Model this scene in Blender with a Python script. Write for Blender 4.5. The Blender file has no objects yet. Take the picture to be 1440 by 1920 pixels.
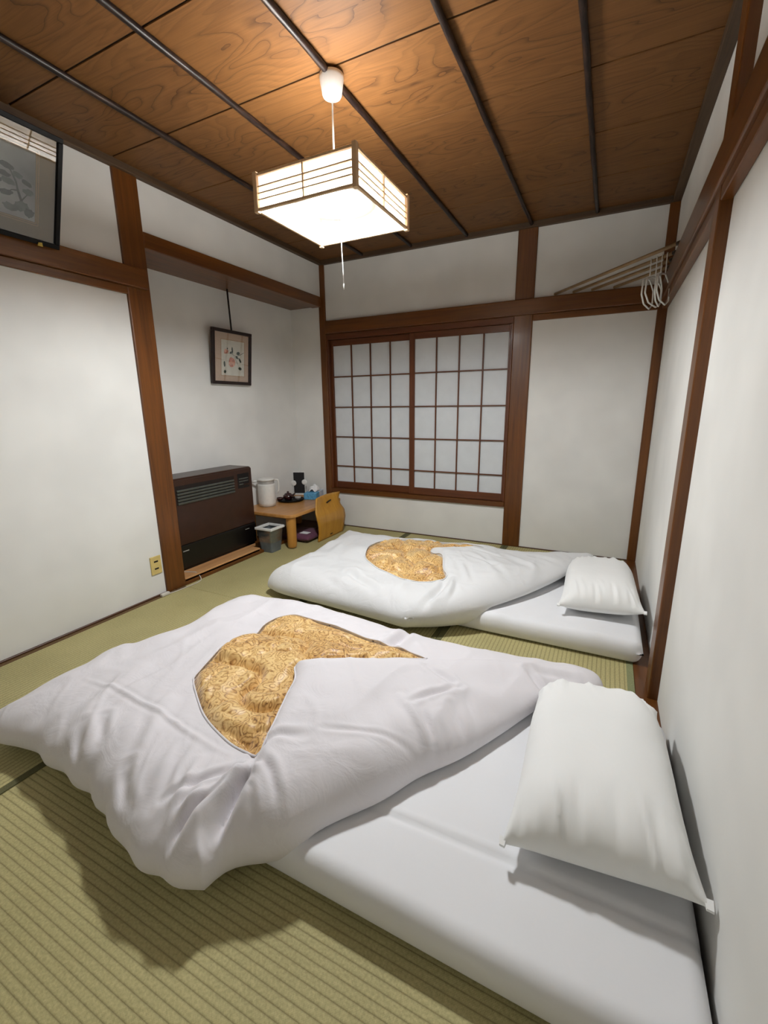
import bpy, bmesh, math, random
import numpy as np
from mathutils import Vector, Matrix

# ------------------------------------------------------------------ camera, world, exposure
sc = bpy.context.scene
COL = sc.collection
cd = bpy.data.cameras.new('camera'); cam = bpy.data.objects.new('camera', cd); COL.objects.link(cam)
cd.sensor_fit = 'HORIZONTAL'; cd.sensor_width = 36.0; cd.lens = 829.43 / 1440 * 36.0
cd.clip_start = 0.02
_F = Vector((-0.43514952, 0.86999768, -0.23183814)); _R = Vector((0.89542859, 0.4450823, -0.01045882)); _U = Vector((-0.0940879, 0.21214565, 0.97269815))
_m = Matrix((( _R.x, _U.x, -_F.x, 2.4513), (_R.y, _U.y, -_F.y, -3.6660), (_R.z, _U.z, -_F.z, 1.1538), (0, 0, 0, 1)))
cam.matrix_world = _m
sc.camera = cam
w = bpy.data.worlds.new('night'); sc.world = w; w.use_nodes = True
w.node_tree.nodes['Background'].inputs[0].default_value = (0.02, 0.025, 0.035, 1)
w.node_tree.nodes['Background'].inputs[1].default_value = 1.0
sc.view_settings.view_transform = 'Standard'
sc.view_settings.look = 'None'
sc.view_settings.gamma = 1.0
sc.view_settings.use_curve_mapping = False
sc.view_settings.exposure = 0.0
LAMP_DOWN, LAMP_UP = 385.0, 120.0

# ------------------------------------------------------------------ materials
def s2l(c):
    return tuple(((v / 255.0) / 12.92 if v / 255.0 <= 0.04045 else ((v / 255.0 + 0.055) / 1.055) ** 2.4) for v in c) + (1.0,)

class NT:
    def __init__(self, name):
        self.m = bpy.data.materials.new(name); self.m.use_nodes = True
        self.t = self.m.node_tree; self.n = self.t.nodes; self.l = self.t.links
        self.b = self.n['Principled BSDF']; self.out = self.n['Material Output']
    def new(self, typ, **kw):
        n = self.n.new(typ)
        for k, v in kw.items(): setattr(n, k, v)
        return n
    def link(self, a, b): self.l.new(a, b)
    def coords(self, scale=(1, 1, 1), kind='Object', rot=(0, 0, 0)):
        tc = self.new('ShaderNodeTexCoord'); mp = self.new('ShaderNodeMapping')
        mp.inputs['Scale'].default_value = scale; mp.inputs['Rotation'].default_value = rot
        self.link(tc.outputs[kind], mp.inputs['Vector']); return mp.outputs['Vector']
    def noise(self, vec, scale, detail=3, rough=0.5, dist=0.0):
        n = self.new('ShaderNodeTexNoise'); n.inputs['Scale'].default_value = scale; n.inputs['Detail'].default_value = detail
        n.inputs['Roughness'].default_value = rough; n.inputs['Distortion'].default_value = dist
        if vec is not None: self.link(vec, n.inputs['Vector'])
        return n.outputs['Fac']
    def ramp(self, fac, stops):
        r = self.new('ShaderNodeValToRGB'); e = r.color_ramp.elements
        e[0].position, e[0].color = stops[0][0], stops[0][1]
        e[1].position, e[1].color = stops[-1][0], stops[-1][1]
        for p, c in stops[1:-1]:
            x = e.new(p); x.color = c
        self.link(fac, r.inputs['Fac']); return r.outputs['Color']
    def math(self, op, a, b=None, c=None):
        n = self.new('ShaderNodeMath', operation=op)
        for i, v in enumerate((a, b, c)):
            if v is None: continue
            if hasattr(v, 'is_output'): self.link(v, n.inputs[i])
            else: n.inputs[i].default_value = v
        return n.outputs[0]
    def bump(self, h, strength=0.3, dist=0.002, prev=None):
        n = self.new('ShaderNodeBump'); n.inputs['Strength'].default_value = strength; n.inputs['Distance'].default_value = dist
        self.link(h, n.inputs['Height'])
        if prev is not None: self.link(prev, n.inputs['Normal'])
        self.link(n.outputs[0], self.b.inputs['Normal']); return n.outputs[0]
    def col(self, c): self.link(c, self.b.inputs['Base Color'])
    def set(self, rough=0.5, spec=0.5, color=None, metal=0.0, coat=0.0, coat_rough=0.1):
        self.b.inputs['Roughness'].default_value = rough; self.b.inputs['Specular IOR Level'].default_value = spec
        self.b.inputs['Metallic'].default_value = metal
        self.b.inputs['Coat Weight'].default_value = coat; self.b.inputs['Coat Roughness'].default_value = coat_rough
        if color: self.b.inputs['Base Color'].default_value = s2l(color)

def plain(name, c, rough=0.5, spec=0.4, var=0.06, scale=30, metal=0.0, coat=0.0, bump=0.0):
    t = NT(name); t.set(rough, spec, c, metal, coat)
    f = t.noise(t.coords(), scale, 3)
    lo = tuple(max(0, v * (1 - var)) for v in c); hi = tuple(min(255, v * (1 + var)) for v in c)
    t.col(t.ramp(f, [(0.3, s2l(lo)), (0.7, s2l(hi))]))
    if bump: t.bump(f, bump, 0.001)
    return t.m

def wood(name, dark, light, axis='z', rough=0.35, coat=0.25, freq=1.0, bump=0.05, coat_rough=0.15):
    t = NT(name); t.set(rough, 0.4, None, 0, coat, coat_rough)
    sc_ = {'x': (1.2, 26, 26), 'y': (26, 1.2, 26), 'z': (26, 26, 1.2)}[axis]
    v = t.coords(tuple(s * freq for s in sc_))
    f = t.noise(v, 1.0, 5, 0.6, 0.6)
    v2 = t.coords(tuple(s * freq * 4 for s in sc_))
    g = t.noise(v2, 1.0, 3, 0.6, 0.2)
    h = t.math('ADD', t.math('MULTIPLY', f, 0.7), t.math('MULTIPLY', g, 0.3))
    t.col(t.ramp(h, [(0.33, s2l(dark)), (0.66, s2l(light))]))
    t.bump(h, bump, 0.001)
    return t.m

def wallpaper(name, c):
    t = NT(name); t.set(0.85, 0.15, c)
    v = t.coords((1, 1, 1)); f = t.noise(v, 240, 4, 0.7); g = t.noise(v, 3.0, 2)
    lo = tuple(x * 0.965 for x in c)
    t.col(t.ramp(g, [(0.35, s2l(lo)), (0.65, s2l(c))]))
    t.bump(f, 0.12, 0.001)
    return t.m

def tatami(name, axis):
    t = NT(name); t.set(0.62, 0.25)
    tc = t.new('ShaderNodeTexCoord'); sp = t.new('ShaderNodeSeparateXYZ'); t.link(tc.outputs['Object'], sp.inputs[0])
    c = sp.outputs['Y'] if axis == 'x' else sp.outputs['X']
    a = sp.outputs['X'] if axis == 'x' else sp.outputs['Y']
    fr = t.math('FRACT', t.math('MULTIPLY', c, 1 / 0.0185))
    groove = t.math('POWER', t.math('ABSOLUTE', t.math('MULTIPLY', t.math('SUBTRACT', fr, 0.5), 2.0)), 5.0)
    weave = t.math('SINE', t.math('MULTIPLY', a, 2 * math.pi / 0.0046))
    wv2 = t.math('SINE', t.math('MULTIPLY', c, 2 * math.pi / 0.0046))
    nz = t.noise(t.coords((1, 1, 1)), 160, 3, 0.6); big = t.noise(t.coords(), 3.0, 3)
    tone = t.math('ADD', t.math('MULTIPLY', nz, 0.65), t.math('MULTIPLY', big, 0.35))
    base = t.ramp(tone, [(0.35, s2l((164, 155, 108))), (0.65, s2l((196, 186, 134)))])
    mx = t.new('ShaderNodeMix', data_type='RGBA'); t.link(t.math('MULTIPLY', groove, 0.62), mx.inputs[0])
    t.link(base, mx.inputs[6]); mx.inputs[7].default_value = s2l((104, 92, 56)); t.col(mx.outputs[2])
    h = t.math('SUBTRACT', t.math('ADD', t.math('MULTIPLY', t.math('MULTIPLY', weave, wv2), 0.16), t.math('MULTIPLY', nz, 0.25)), groove)
    t.bump(h, 0.55, 0.0016)
    return t.m

def plank_mat():
    t = NT('ceiling_cedar'); t.set(0.55, 0.22, None, 0, 0.0, 0.3)
    tc = t.new('ShaderNodeTexCoord'); sp = t.new('ShaderNodeSeparateXYZ'); t.link(tc.outputs['Object'], sp.inputs[0])
    oi = t.new('ShaderNodeObjectInfo')
    cb = t.new('ShaderNodeCombineXYZ')
    t.link(t.math('ADD', t.math('MULTIPLY', sp.outputs['X'], 1.5), t.math('MULTIPLY', oi.outputs['Random'], 60.0)), cb.inputs[0])
    t.link(t.math('MULTIPLY', sp.outputs['Y'], 5.0), cb.inputs[1])
    n1 = t.noise(cb.outputs[0], 1.0, 2.0, 0.5, 0.5)
    n2 = t.noise(cb.outputs[0], 5.0, 2.0, 0.5, 0.0)
    yy = t.math('MULTIPLY', sp.outputs['Y'], sp.outputs['Y'])
    f = t.math('ADD', t.math('ADD', t.math('MULTIPLY', n1, 13.0), t.math('MULTIPLY', yy, -55.0)), t.math('MULTIPLY', n2, 0.5))
    fr = t.math('FRACT', f)
    line = t.math('POWER', fr, 7.0)
    mask = t.ramp(t.math('ADD', yy, t.math('MULTIPLY', n1, 0.012)), [(0.012, (1, 1, 1, 1)), (0.030, (0.25, 0.25, 0.25, 1))])
    k = t.math('MULTIPLY', t.math('MULTIPLY', line, 0.8), mask)
    fine = t.noise(t.coords((3, 130, 40)), 1.0, 4, 0.6, 0.2)
    base = t.ramp(t.math('ADD', t.math('MULTIPLY', fr, 0.35), t.math('MULTIPLY', fine, 0.65)), [(0.25, s2l((98, 65, 34))), (0.75, s2l((122, 84, 46)))])
    mx = t.new('ShaderNodeMix', data_type='RGBA'); t.link(k, mx.inputs[0]); t.link(base, mx.inputs[6]); mx.inputs[7].default_value = s2l((50, 29, 15))
    t.col(mx.outputs[2]); t.bump(fine, 0.08, 0.001)
    return t.m

def cloth(name, c, rough=0.75, wr=0.35, scale=9.0, sheen=0.15):
    t = NT(name); t.set(rough, 0.2, c); t.b.inputs['Sheen Weight'].default_value = sheen
    v = t.coords((1, 1, 1))
    a = t.noise(v, scale, 4, 0.55, 1.2); b = t.noise(v, 900, 2, 0.6); g = t.noise(v, 2.5, 2)
    lo = tuple(x * 0.97 for x in c); t.col(t.ramp(g, [(0.3, s2l(lo)), (0.7, s2l(c))]))
    h = t.math('ADD', a, t.math('MULTIPLY', b, 0.02))
    t.bump(h, wr, 0.012)
    return t.m

def brocade():
    t = NT('gold_brocade'); t.set(0.42, 0.4, None); t.b.inputs['Sheen Weight'].default_value = 0.3
    v = t.coords((1, 1, 0.3))
    ds = t.new('ShaderNodeTexNoise'); ds.inputs['Scale'].default_value = 16; ds.inputs['Detail'].default_value = 2; t.link(v, ds.inputs['Vector'])
    vm = t.new('ShaderNodeVectorMath', operation='SCALE'); vm.inputs['Scale'].default_value = 0.07
    t.link(ds.outputs['Color'], vm.inputs[0])
    va = t.new('ShaderNodeVectorMath', operation='ADD'); t.link(v, va.inputs[0]); t.link(vm.outputs[0], va.inputs[1])
    vo = t.new('ShaderNodeTexVoronoi', feature='F1'); vo.inputs['Scale'].default_value = 26; t.link(va.outputs[0], vo.inputs['Vector'])
    fr = t.math('FRACT', t.math('MULTIPLY', vo.outputs['Distance'], 3.6))
    line = t.math('POWER', t.math('ABSOLUTE', t.math('MULTIPLY', t.math('SUBTRACT', fr, 0.5), 2.0)), 3.0)
    sm = t.noise(va.outputs[0], 75, 3, 0.6, 1.0); bg = t.noise(v, 6, 3)
    k = t.math('ADD', t.math('MULTIPLY', line, 0.26), t.math('ADD', t.math('MULTIPLY', sm, 0.55), t.math('MULTIPLY', bg, 0.4)))
    t.col(t.ramp(k, [(0.42, s2l((240, 205, 140))), (0.58, s2l((208, 160, 92))), (0.80, s2l((112, 66, 26)))]))
    t.bump(k, 0.25, 0.002)
    return t.m

def glass_mat(name):
    t = NT(name); gl = t.new('ShaderNodeBsdfGlossy'); gl.inputs['Roughness'].default_value = 0.01
    tr = t.new('ShaderNodeBsdfTransparent'); fz = t.new('ShaderNodeLayerWeight'); fz.inputs['Blend'].default_value = 0.5
    mx = t.new('ShaderNodeMixShader'); t.link(t.math('ADD', t.math('MULTIPLY', t.math('POWER', fz.outputs['Facing'], 4.0), 0.85), 0.08), mx.inputs[0]); t.link(tr.outputs[0], mx.inputs[1]); t.link(gl.outputs[0], mx.inputs[2])
    t.link(mx.outputs[0], t.out.inputs[0]); return t.m

def film_mat(name):
    t = NT(name); gl = t.new('ShaderNodeBsdfGlossy'); gl.inputs['Roughness'].default_value = 0.15
    tr = t.new('ShaderNodeBsdfTransparent'); tr.inputs[0].default_value = (0.9, 0.92, 0.93, 1)
    mx = t.new('ShaderNodeMixShader'); f = t.noise(t.coords(), 45, 2)
    t.link(t.math('MULTIPLY', f, 0.35), mx.inputs[0]); t.link(tr.outputs[0], mx.inputs[1]); t.link(gl.outputs[0], mx.inputs[2])
    t.link(mx.outputs[0], t.out.inputs[0]); return t.m

def paper_lit(name, c, trans=0.5):
    t = NT(name); df = t.new('ShaderNodeBsdfDiffuse'); tr = t.new('ShaderNodeBsdfTranslucent')
    f = t.noise(t.coords(), 120, 4, 0.7); col = t.ramp(f, [(0.3, s2l(tuple(v * 0.96 for v in c))), (0.7, s2l(c))])
    t.link(col, df.inputs[0]); t.link(col, tr.inputs[0])
    mx = t.new('ShaderNodeMixShader'); mx.inputs[0].default_value = trans
    t.link(df.outputs[0], mx.inputs[1]); t.link(tr.outputs[0], mx.inputs[2]); t.link(mx.outputs[0], t.out.inputs[0]); return t.m

def emit(name, c, s):
    t = NT(name); e = t.new('ShaderNodeEmission'); e.inputs[0].default_value = c; e.inputs[1].default_value = s
    t.link(e.outputs[0], t.out.inputs[0]); return t.m

M = {}
M['wall'] = wallpaper('wallpaper_white', (233, 232, 228))
for a in 'xyz':
    M['wood_' + a] = wood('brown_timber_' + a, (78, 43, 12), (116, 68, 22), a, 0.38, 0.14)
    M['old_' + a] = wood('grey_brown_timber_' + a, (60, 44, 29), (88, 67, 46), a, 0.6, 0.0)
M['dark_wood'] = wood('dark_soffit', (62, 36, 20), (88, 54, 32), 'y', 0.4, 0.2)
M['shoji_x'] = wood('shoji_timber_x', (78, 39, 15), (104, 55, 22), 'x', 0.45, 0.1)
M['shoji_z'] = wood('shoji_timber_z', (78, 39, 15), (104, 55, 22), 'z', 0.45, 0.1)
M['plank'] = plank_mat()
def batten_mat():
    t = NT('spotted_batten'); t.set(0.45, 0.3, None, 0, 0.1)
    f = t.noise(t.coords((60, 9, 60)), 1.0, 3, 0.7); t.col(t.ramp(f, [(0.45, s2l((24, 14, 11))), (0.78, s2l((66, 46, 36)))])); t.bump(f, 0.3, 0.002); return t.m
M['batten'] = batten_mat()
M['tat_x'] = tatami('tatami_rush_x', 'x'); M['tat_y'] = tatami('tatami_rush_y', 'y')
M['heri'] = plain('tatami_border_olive', (98, 96, 66), 0.8, 0.2, 0.1, 400)
M['heri_pale'] = plain('tatami_border_pale', (138, 142, 104), 0.8, 0.2, 0.1, 400)
M['heri_brown'] = plain('tatami_border_brown', (104, 82, 56), 0.8, 0.2, 0.2, 300)
M['paper'] = plain('shoji_paper', (214, 218, 221), 0.9, 0.1, 0.012, 12)
M['lamp_paper'] = paper_lit('lamp_paper', (252, 249, 243), 0.6)
M['lamp_wood'] = wood('lamp_light_wood', (196, 160, 120), (224, 192, 152), 'z', 0.5, 0.05)
M['white_pl'] = plain('white_plastic', (232, 232, 228), 0.35, 0.5, 0.02)
M['em_down'] = emit('lamp_diffuser_glow', (0.955, 0.985, 1.0, 1), LAMP_DOWN)
M['em_up'] = emit('lamp_ring_glow', (1.0, 0.97, 0.93, 1), LAMP_UP)
M['sheet'] = cloth('grey_white_sheet', (236, 236, 238), 0.7, 0.12, 6, 0.1)
M['duvet_near'] = cloth('lavender_white_cotton', (230, 226, 229), 0.7, 0.3, 10)
M['duvet_far'] = cloth('white_cotton', (226, 226, 226), 0.7, 0.3, 10)
M['pillow'] = cloth('pillow_cotton', (245, 245, 243), 0.75, 0.14, 7)
M['gold'] = brocade()
M['glass'] = glass_mat('picture_glass'); M['film'] = film_mat('clear_film')
M['black_lac'] = plain('black_lacquer', (8, 7, 8), 0.55, 0.2, 0.1, 20)
M['brown_frame'] = plain('dark_brown_frame', (34, 18, 14), 0.4, 0.5, 0.15, 40)
M['mat_taupe'] = plain('taupe_mount', (112, 99, 78), 0.9, 0.1, 0.05, 200)
M['mat_pink'] = plain('pinkish_mount', (196, 172, 150), 0.9, 0.1, 0.04, 200)
M['gilt'] = plain('thin_gilt_line', (166, 136, 96), 0.5, 0.4, 0.1)
M['ink_paper'] = plain('ink_wash_paper', (132, 133, 130), 0.9, 0.1, 0.22, 5)
M['ink_dark'] = plain('ink_dark', (58, 62, 60), 0.9, 0.1, 0.25, 30)
M['ink_mid'] = plain('ink_mid', (84, 88, 86), 0.9, 0.1, 0.2, 25)
M['art_paper'] = plain('art_paper', (216, 214, 202), 0.9, 0.1, 0.03, 20)
M['petal'] = plain('petal_pink', (206, 142, 122), 0.9, 0.1, 0.14, 60)
M['petal2'] = plain('petal_pale', (222, 172, 152), 0.9, 0.1, 0.1, 60)
M['leaf'] = plain('leaf_ink_green', (64, 74, 66), 0.9, 0.1, 0.25, 60)
M['tag'] = plain('yellow_brass', (190, 160, 70), 0.4, 0.5, 0.1, metal=0.4)
M['heater'] = plain('heater_brown', (54, 30, 19), 0.34, 0.4, 0.06, 15, coat=0.1)
M['heater_dk'] = plain('heater_black', (12, 8, 8), 0.32, 0.4, 0.1, 15, coat=0.1)
M['louver'] = plain('louver_grey', (92, 94, 88), 0.4, 0.5, 0.08, metal=0.3)
M['silver'] = plain('silver_mark', (160, 158, 152), 0.4, 0.5, 0.05)
M['board_y'] = wood('pale_board', (188, 134, 86), (214, 164, 112), 'y', 0.4, 0.15)
M['ivory'] = plain('ivory_plastic', (214, 190, 120), 0.4, 0.5, 0.03)
M['slot'] = plain('slot_black', (30, 22, 18), 0.6, 0.3, 0.1)
M['grey_cord'] = plain('white_cord', (206, 200, 190), 0.5, 0.4, 0.04)
M['table_y'] = wood('honey_table', (176, 120, 60), (206, 150, 84), 'y', 0.35, 0.25)
M['table_z'] = wood('honey_leg', (176, 118, 48), (200, 142, 66), 'z', 0.35, 0.25)
M['ply'] = wood('bent_plywood', (178, 122, 38), (204, 150, 58), 'z', 0.35, 0.25, 0.6)
M['kettle'] = plain('kettle_white', (222, 220, 214), 0.3, 0.5, 0.02)
M['kettle_grey'] = plain('kettle_grey', (168, 164, 158), 0.35, 0.5, 0.04)
M['teapot'] = plain('teapot_glaze', (54, 24, 24), 0.2, 0.6, 0.2, 40, coat=0.4)
M['blue_box'] = plain('tissue_blue', (92, 156, 196), 0.6, 0.3, 0.12, 60)
M['bluew_box'] = plain('tissue_blue_white', (196, 206, 220), 0.6, 0.3, 0.12, 90)
M['tissue'] = plain('tissue_white', (238, 238, 238), 0.9, 0.1, 0.02)
M['card_black'] = plain('black_card', (34, 34, 36), 0.5, 0.3, 0.08)
M['bin_grey'] = plain('bin_grey', (100, 106, 108), 0.4, 0.4, 0.08, 20)
M['purple'] = cloth('purple_fabric', (104, 62, 82), 0.9, 0.4, 60)
M['tatami_base'] = plain('subfloor', (90, 66, 44), 0.8, 0.2)
M['metal_dk'] = plain('dark_bracket', (58, 46, 36), 0.4, 0.5, 0.1, metal=0.5)
M['bamboo'] = wood('pole_wood', (122, 96, 64), (158, 130, 92), 'x', 0.4, 0.1, 0.6)

# ------------------------------------------------------------------ helpers
def link(o, parent=None):
    COL.objects.link(o)
    if parent is not None: o.parent = parent
    return o
def tag(o, label=None, cat=None, group=None, kind=None):
    if label: o['label'] = label
    if cat: o['category'] = cat
    if group: o['group'] = group
    if kind: o['kind'] = kind
    return o
def empty(name, loc=(0, 0, 0), rotz=0.0):
    o = bpy.data.objects.new(name, None); o.empty_display_size = 0.1; COL.objects.link(o); o.location = loc; o.rotation_euler = (0, 0, rotz); return o
def mesh_obj(name, verts, faces, mat, parent=None, loc=(0, 0, 0), smooth=False, rot=None):
    me = bpy.data.meshes.new(name); me.from_pydata([tuple(map(float, v)) for v in verts], [], [tuple(map(int, f)) for f in faces]); me.update()
    if mat is not None: me.materials.append(mat)
    if smooth: me.polygons.foreach_set('use_smooth', [True] * len(me.polygons))
    o = bpy.data.objects.new(name, me); link(o, parent); o.location = loc
    if rot: o.rotation_euler = rot
    return o
def bm_obj(name, bm, mat, parent=None, loc=(0, 0, 0), smooth=False, rot=None):
    me = bpy.data.meshes.new(name); bmesh.ops.recalc_face_normals(bm, faces=bm.faces[:]); bm.to_mesh(me); bm.free()
    if mat is not None: me.materials.append(mat)
    if smooth: me.polygons.foreach_set('use_smooth', [True] * len(me.polygons))
    o = bpy.data.objects.new(name, me); link(o, parent); o.location = loc
    if rot: o.rotation_euler = rot
    return o
def add_box(bm, x0, x1, y0, y1, z0, z1, bevel=0.0, seg=1):
    r = bmesh.ops.create_cube(bm, size=1.0); vs = r['verts']
    for v in vs:
        v.co = Vector((x0 + (v.co.x + 0.5) * (x1 - x0), y0 + (v.co.y + 0.5) * (y1 - y0), z0 + (v.co.z + 0.5) * (z1 - z0)))
    if bevel > 0:
        es = list({e for v in vs for e in v.link_edges})
        bmesh.ops.bevel(bm, geom=es, offset=bevel, segments=seg, profile=0.5, affect='EDGES')
def box(name, x0, x1, y0, y1, z0, z1, mat, parent=None, bevel=0.003, seg=1, loc=(0, 0, 0), smooth=False):
    bm = bmesh.new(); add_box(bm, x0, x1, y0, y1, z0, z1, bevel, seg); return bm_obj(name, bm, mat, parent, loc, smooth)
def boxes(name, lst, mat, parent=None, bevel=0.0, loc=(0, 0, 0)):
    bm = bmesh.new()
    for b in lst: add_box(bm, *b, bevel)
    return bm_obj(name, bm, mat, parent, loc)
def tube(name, pts, r, mat, parent=None, seg=8, loc=(0, 0, 0), closed=False):
    pts = [Vector(p) for p in pts]; n = len(pts); verts = []; faces = []
    up = None
    for i, p in enumerate(pts):
        if closed: t = (pts[(i + 1) % n] - pts[i - 1])
        else: t = pts[min(i + 1, n - 1)] - pts[max(i - 1, 0)]
        t.normalize()
        if up is None:
            up = Vector((0, 0, 1)) if abs(t.z) < 0.9 else Vector((1, 0, 0))
        a = t.cross(up)
        if a.length < 1e-6: a = t.cross(Vector((0, 1, 0)))
        a.normalize(); b = a.cross(t); up = b
        rr = r[i] if hasattr(r, '__len__') else r
        for k in range(seg):
            an = 2 * math.pi * k / seg; verts.append(p + a * (math.cos(an) * rr) + b * (math.sin(an) * rr))
    m = n if closed else n - 1
    for i in range(m):
        j = (i + 1) % n
        for k in range(seg):
            k2 = (k + 1) % seg; faces.append((i * seg + k, i * seg + k2, j * seg + k2, j * seg + k))
    if not closed:
        faces.append(tuple(range(seg))[::-1]); faces.append(tuple((n - 1) * seg + k for k in range(seg)))
    return mesh_obj(name, verts, faces, mat, parent, loc, True)
def lathe(name, prof, mat, parent=None, seg=32, loc=(0, 0, 0), cap=True):
    verts = []; faces = []; n = len(prof)
    for (r, z) in prof:
        for k in range(seg):
            a = 2 * math.pi * k / seg; verts.append((r * math.cos(a), r * math.sin(a), z))
    for i in range(n - 1):
        for k in range(seg):
            k2 = (k + 1) % seg; faces.append((i * seg + k, i * seg + k2, (i + 1) * seg + k2, (i + 1) * seg + k))
    if cap:
        faces.append(tuple(range(seg))[::-1]); faces.append(tuple((n - 1) * seg + k for k in range(seg)))
    o = mesh_obj(name, verts, faces, mat, parent, loc, True)
    return o
def sharp(o, ang=0.7):
    try:
        o.data.set_sharp_from_angle(angle=ang)
    except Exception: pass
    return o
def prism(name, pts, z0, z1, mat, parent=None, loc=(0, 0, 0), bevel=0.0, rot=None):
    bm = bmesh.new(); a = [bm.verts.new((p[0], p[1], z0)) for p in pts]; f = bm.faces.new(a)
    r = bmesh.ops.extrude_face_region(bm, geom=[f])
    for v in r['geom']:
        if isinstance(v, bmesh.types.BMVert): v.co.z = z1
    if bevel: bmesh.ops.bevel(bm, geom=bm.edges[:], offset=bevel, segments=2, profile=0.5, affect='EDGES')
    return bm_obj(name, bm, mat, parent, loc, False, rot)
def struct(o): return tag(o, kind='structure')

# numpy value noise
_rng = np.random.RandomState(7); _T = _rng.rand(256, 256)
def vnoise(x, y):
    xi = np.floor(x).astype(int); yi = np.floor(y).astype(int); fx = x - xi; fy = y - yi
    fx = fx * fx * (3 - 2 * fx); fy = fy * fy * (3 - 2 * fy)
    g = lambda a, b: _T[a % 256, b % 256]
    return (g(xi, yi) * (1 - fx) + g(xi + 1, yi) * fx) * (1 - fy) + (g(xi, yi + 1) * (1 - fx) + g(xi + 1, yi + 1) * fx) * fy - 0.5
def fbm(x, y, oct=3):
    s = np.zeros_like(x); a = 1.0
    for i in range(oct): s += a * vnoise(x * 2 ** i + 17.3 * i, y * 2 ** i + 5.1 * i); a *= 0.5
    return s
def seg_dist(px, py, poly, closed=True):
    P = np.asarray(poly, float); n = len(P); d = np.full(px.shape, 1e9); cx = np.zeros_like(px); cy = np.zeros_like(px)
    for i in range(n if closed else n - 1):
        a = P[i]; b = P[(i + 1) % n]; ab = b - a; L = ab @ ab + 1e-12
        t = np.clip(((px - a[0]) * ab[0] + (py - a[1]) * ab[1]) / L, 0, 1)
        qx = a[0] + t * ab[0]; qy = a[1] + t * ab[1]; dd = np.hypot(px - qx, py - qy)
        m = dd < d; d = np.where(m, dd, d); cx = np.where(m, qx, cx); cy = np.where(m, qy, cy)
    return d, cx, cy
def inside(px, py, poly):
    P = np.asarray(poly, float); n = len(P); r = np.zeros(px.shape, bool)
    for i in range(n):
        x1, y1 = P[i]; x2, y2 = P[(i + 1) % n]
        c = ((y1 > py) != (y2 > py)) & (px < (x2 - x1) * (py - y1) / (y2 - y1 + 1e-15) + x1); r ^= c
    return r
def catmull(pts, n, closed=False):
    P = np.asarray(pts, float)
    if closed: P = np.vstack([P[-1], P, P[0], P[1]])
    else: P = np.vstack([2 * P[0] - P[1], P, 2 * P[-1] - P[-2]])
    out = []
    for i in range(1, len(P) - 2):
        for t in np.linspace(0, 1, 12, endpoint=False):
            p0, p1, p2, p3 = P[i - 1], P[i], P[i + 1], P[i + 2]
            out.append(0.5 * ((2 * p1) + (-p0 + p2) * t + (2 * p0 - 5 * p1 + 4 * p2 - p3) * t * t + (-p0 + 3 * p1 - 3 * p2 + p3) * t ** 3))
    if not closed: out.append(P[-2])
    out = np.array(out)
    if closed: out = np.vstack([out, out[:1]])
    L = np.concatenate([[0], np.cumsum(np.hypot(*np.diff(out, axis=0).T))]); s = np.linspace(0, L[-1], n)
    r = np.stack([np.interp(s, L, out[:, 0]), np.interp(s, L, out[:, 1])], 1)
    return r[:-1] if closed else r
def sstep(x, a, b):
    t = np.clip((x - a) / (b - a), 0, 1); return t * t * (3 - 2 * t)

# ------------------------------------------------------------------ room shell
XR, HC, YF = 2.73, 2.42, -4.15        # right wall face, ceiling underside, wall behind the camera
AX = -0.35                             # alcove back wall
# floor with tatami mats
floor = struct(box('floor', -0.5, XR + 0.1, YF - 0.1, 0.1, -0.12, -0.032, M['tatami_base'], None, 0))
def mat_piece(x0, x1, y0, y1, axis, borders):
    cx, cy = (x0 + x1) / 2, (y0 + y1) / 2
    g = 0.0012
    m = box('tatami_mat', x0 - cx + g, x1 - cx - g, y0 - cy + g, y1 - cy - g, -0.03, 0.0, M['tat_' + axis], floor, 0.002, 1, (cx, cy, 0))
    for side, mt in borders:
        b = 0.028
        if side == 'x0': e = (x0 - cx + g, x0 - cx + b, y0 - cy + g, y1 - cy - g)
        if side == 'x1': e = (x1 - cx - b, x1 - cx - g, y0 - cy + g, y1 - cy - g)
        if side == 'y0': e = (x0 - cx + g, x1 - cx - g, y0 - cy + g, y0 - cy + b)
        if side == 'y1': e = (x0 - cx + g, x1 - cx - g, y1 - cy - b, y1 - cy - g)
        box('border', *e, -0.001, 0.0012, M[mt], m, 0)
    return m
XT = 2.655
mat_piece(0.012, 0.878, -1.79, -0.012, 'y', [('x1', 'heri')])
mat_piece(0.012, 0.878, -3.59, -1.79, 'y', [('x0', 'heri_brown'), ('x1', 'heri')])
mat_piece(0.012, 0.878, YF, -3.59, 'y', [('x1', 'heri')])
mat_piece(0.878, 1.767, -1.83, -0.012, 'y', [('x0', 'heri'), ('x1', 'heri')])
mat_piece(1.767, XT, -1.83, -0.012, 'y', [('x0', 'heri'), ('x1', 'heri_pale')])
mat_piece(0.878, XT, -2.72, -1.83, 'x', [('y0', 'heri'), ('y1', 'heri')])
mat_piece(0.878, XT, -3.62, -2.72, 'x', [('y0', 'heri'), ('y1', 'heri')])
mat_piece(0.878, XT, YF, -3.62, 'x', [('y1', 'heri')])
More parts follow.
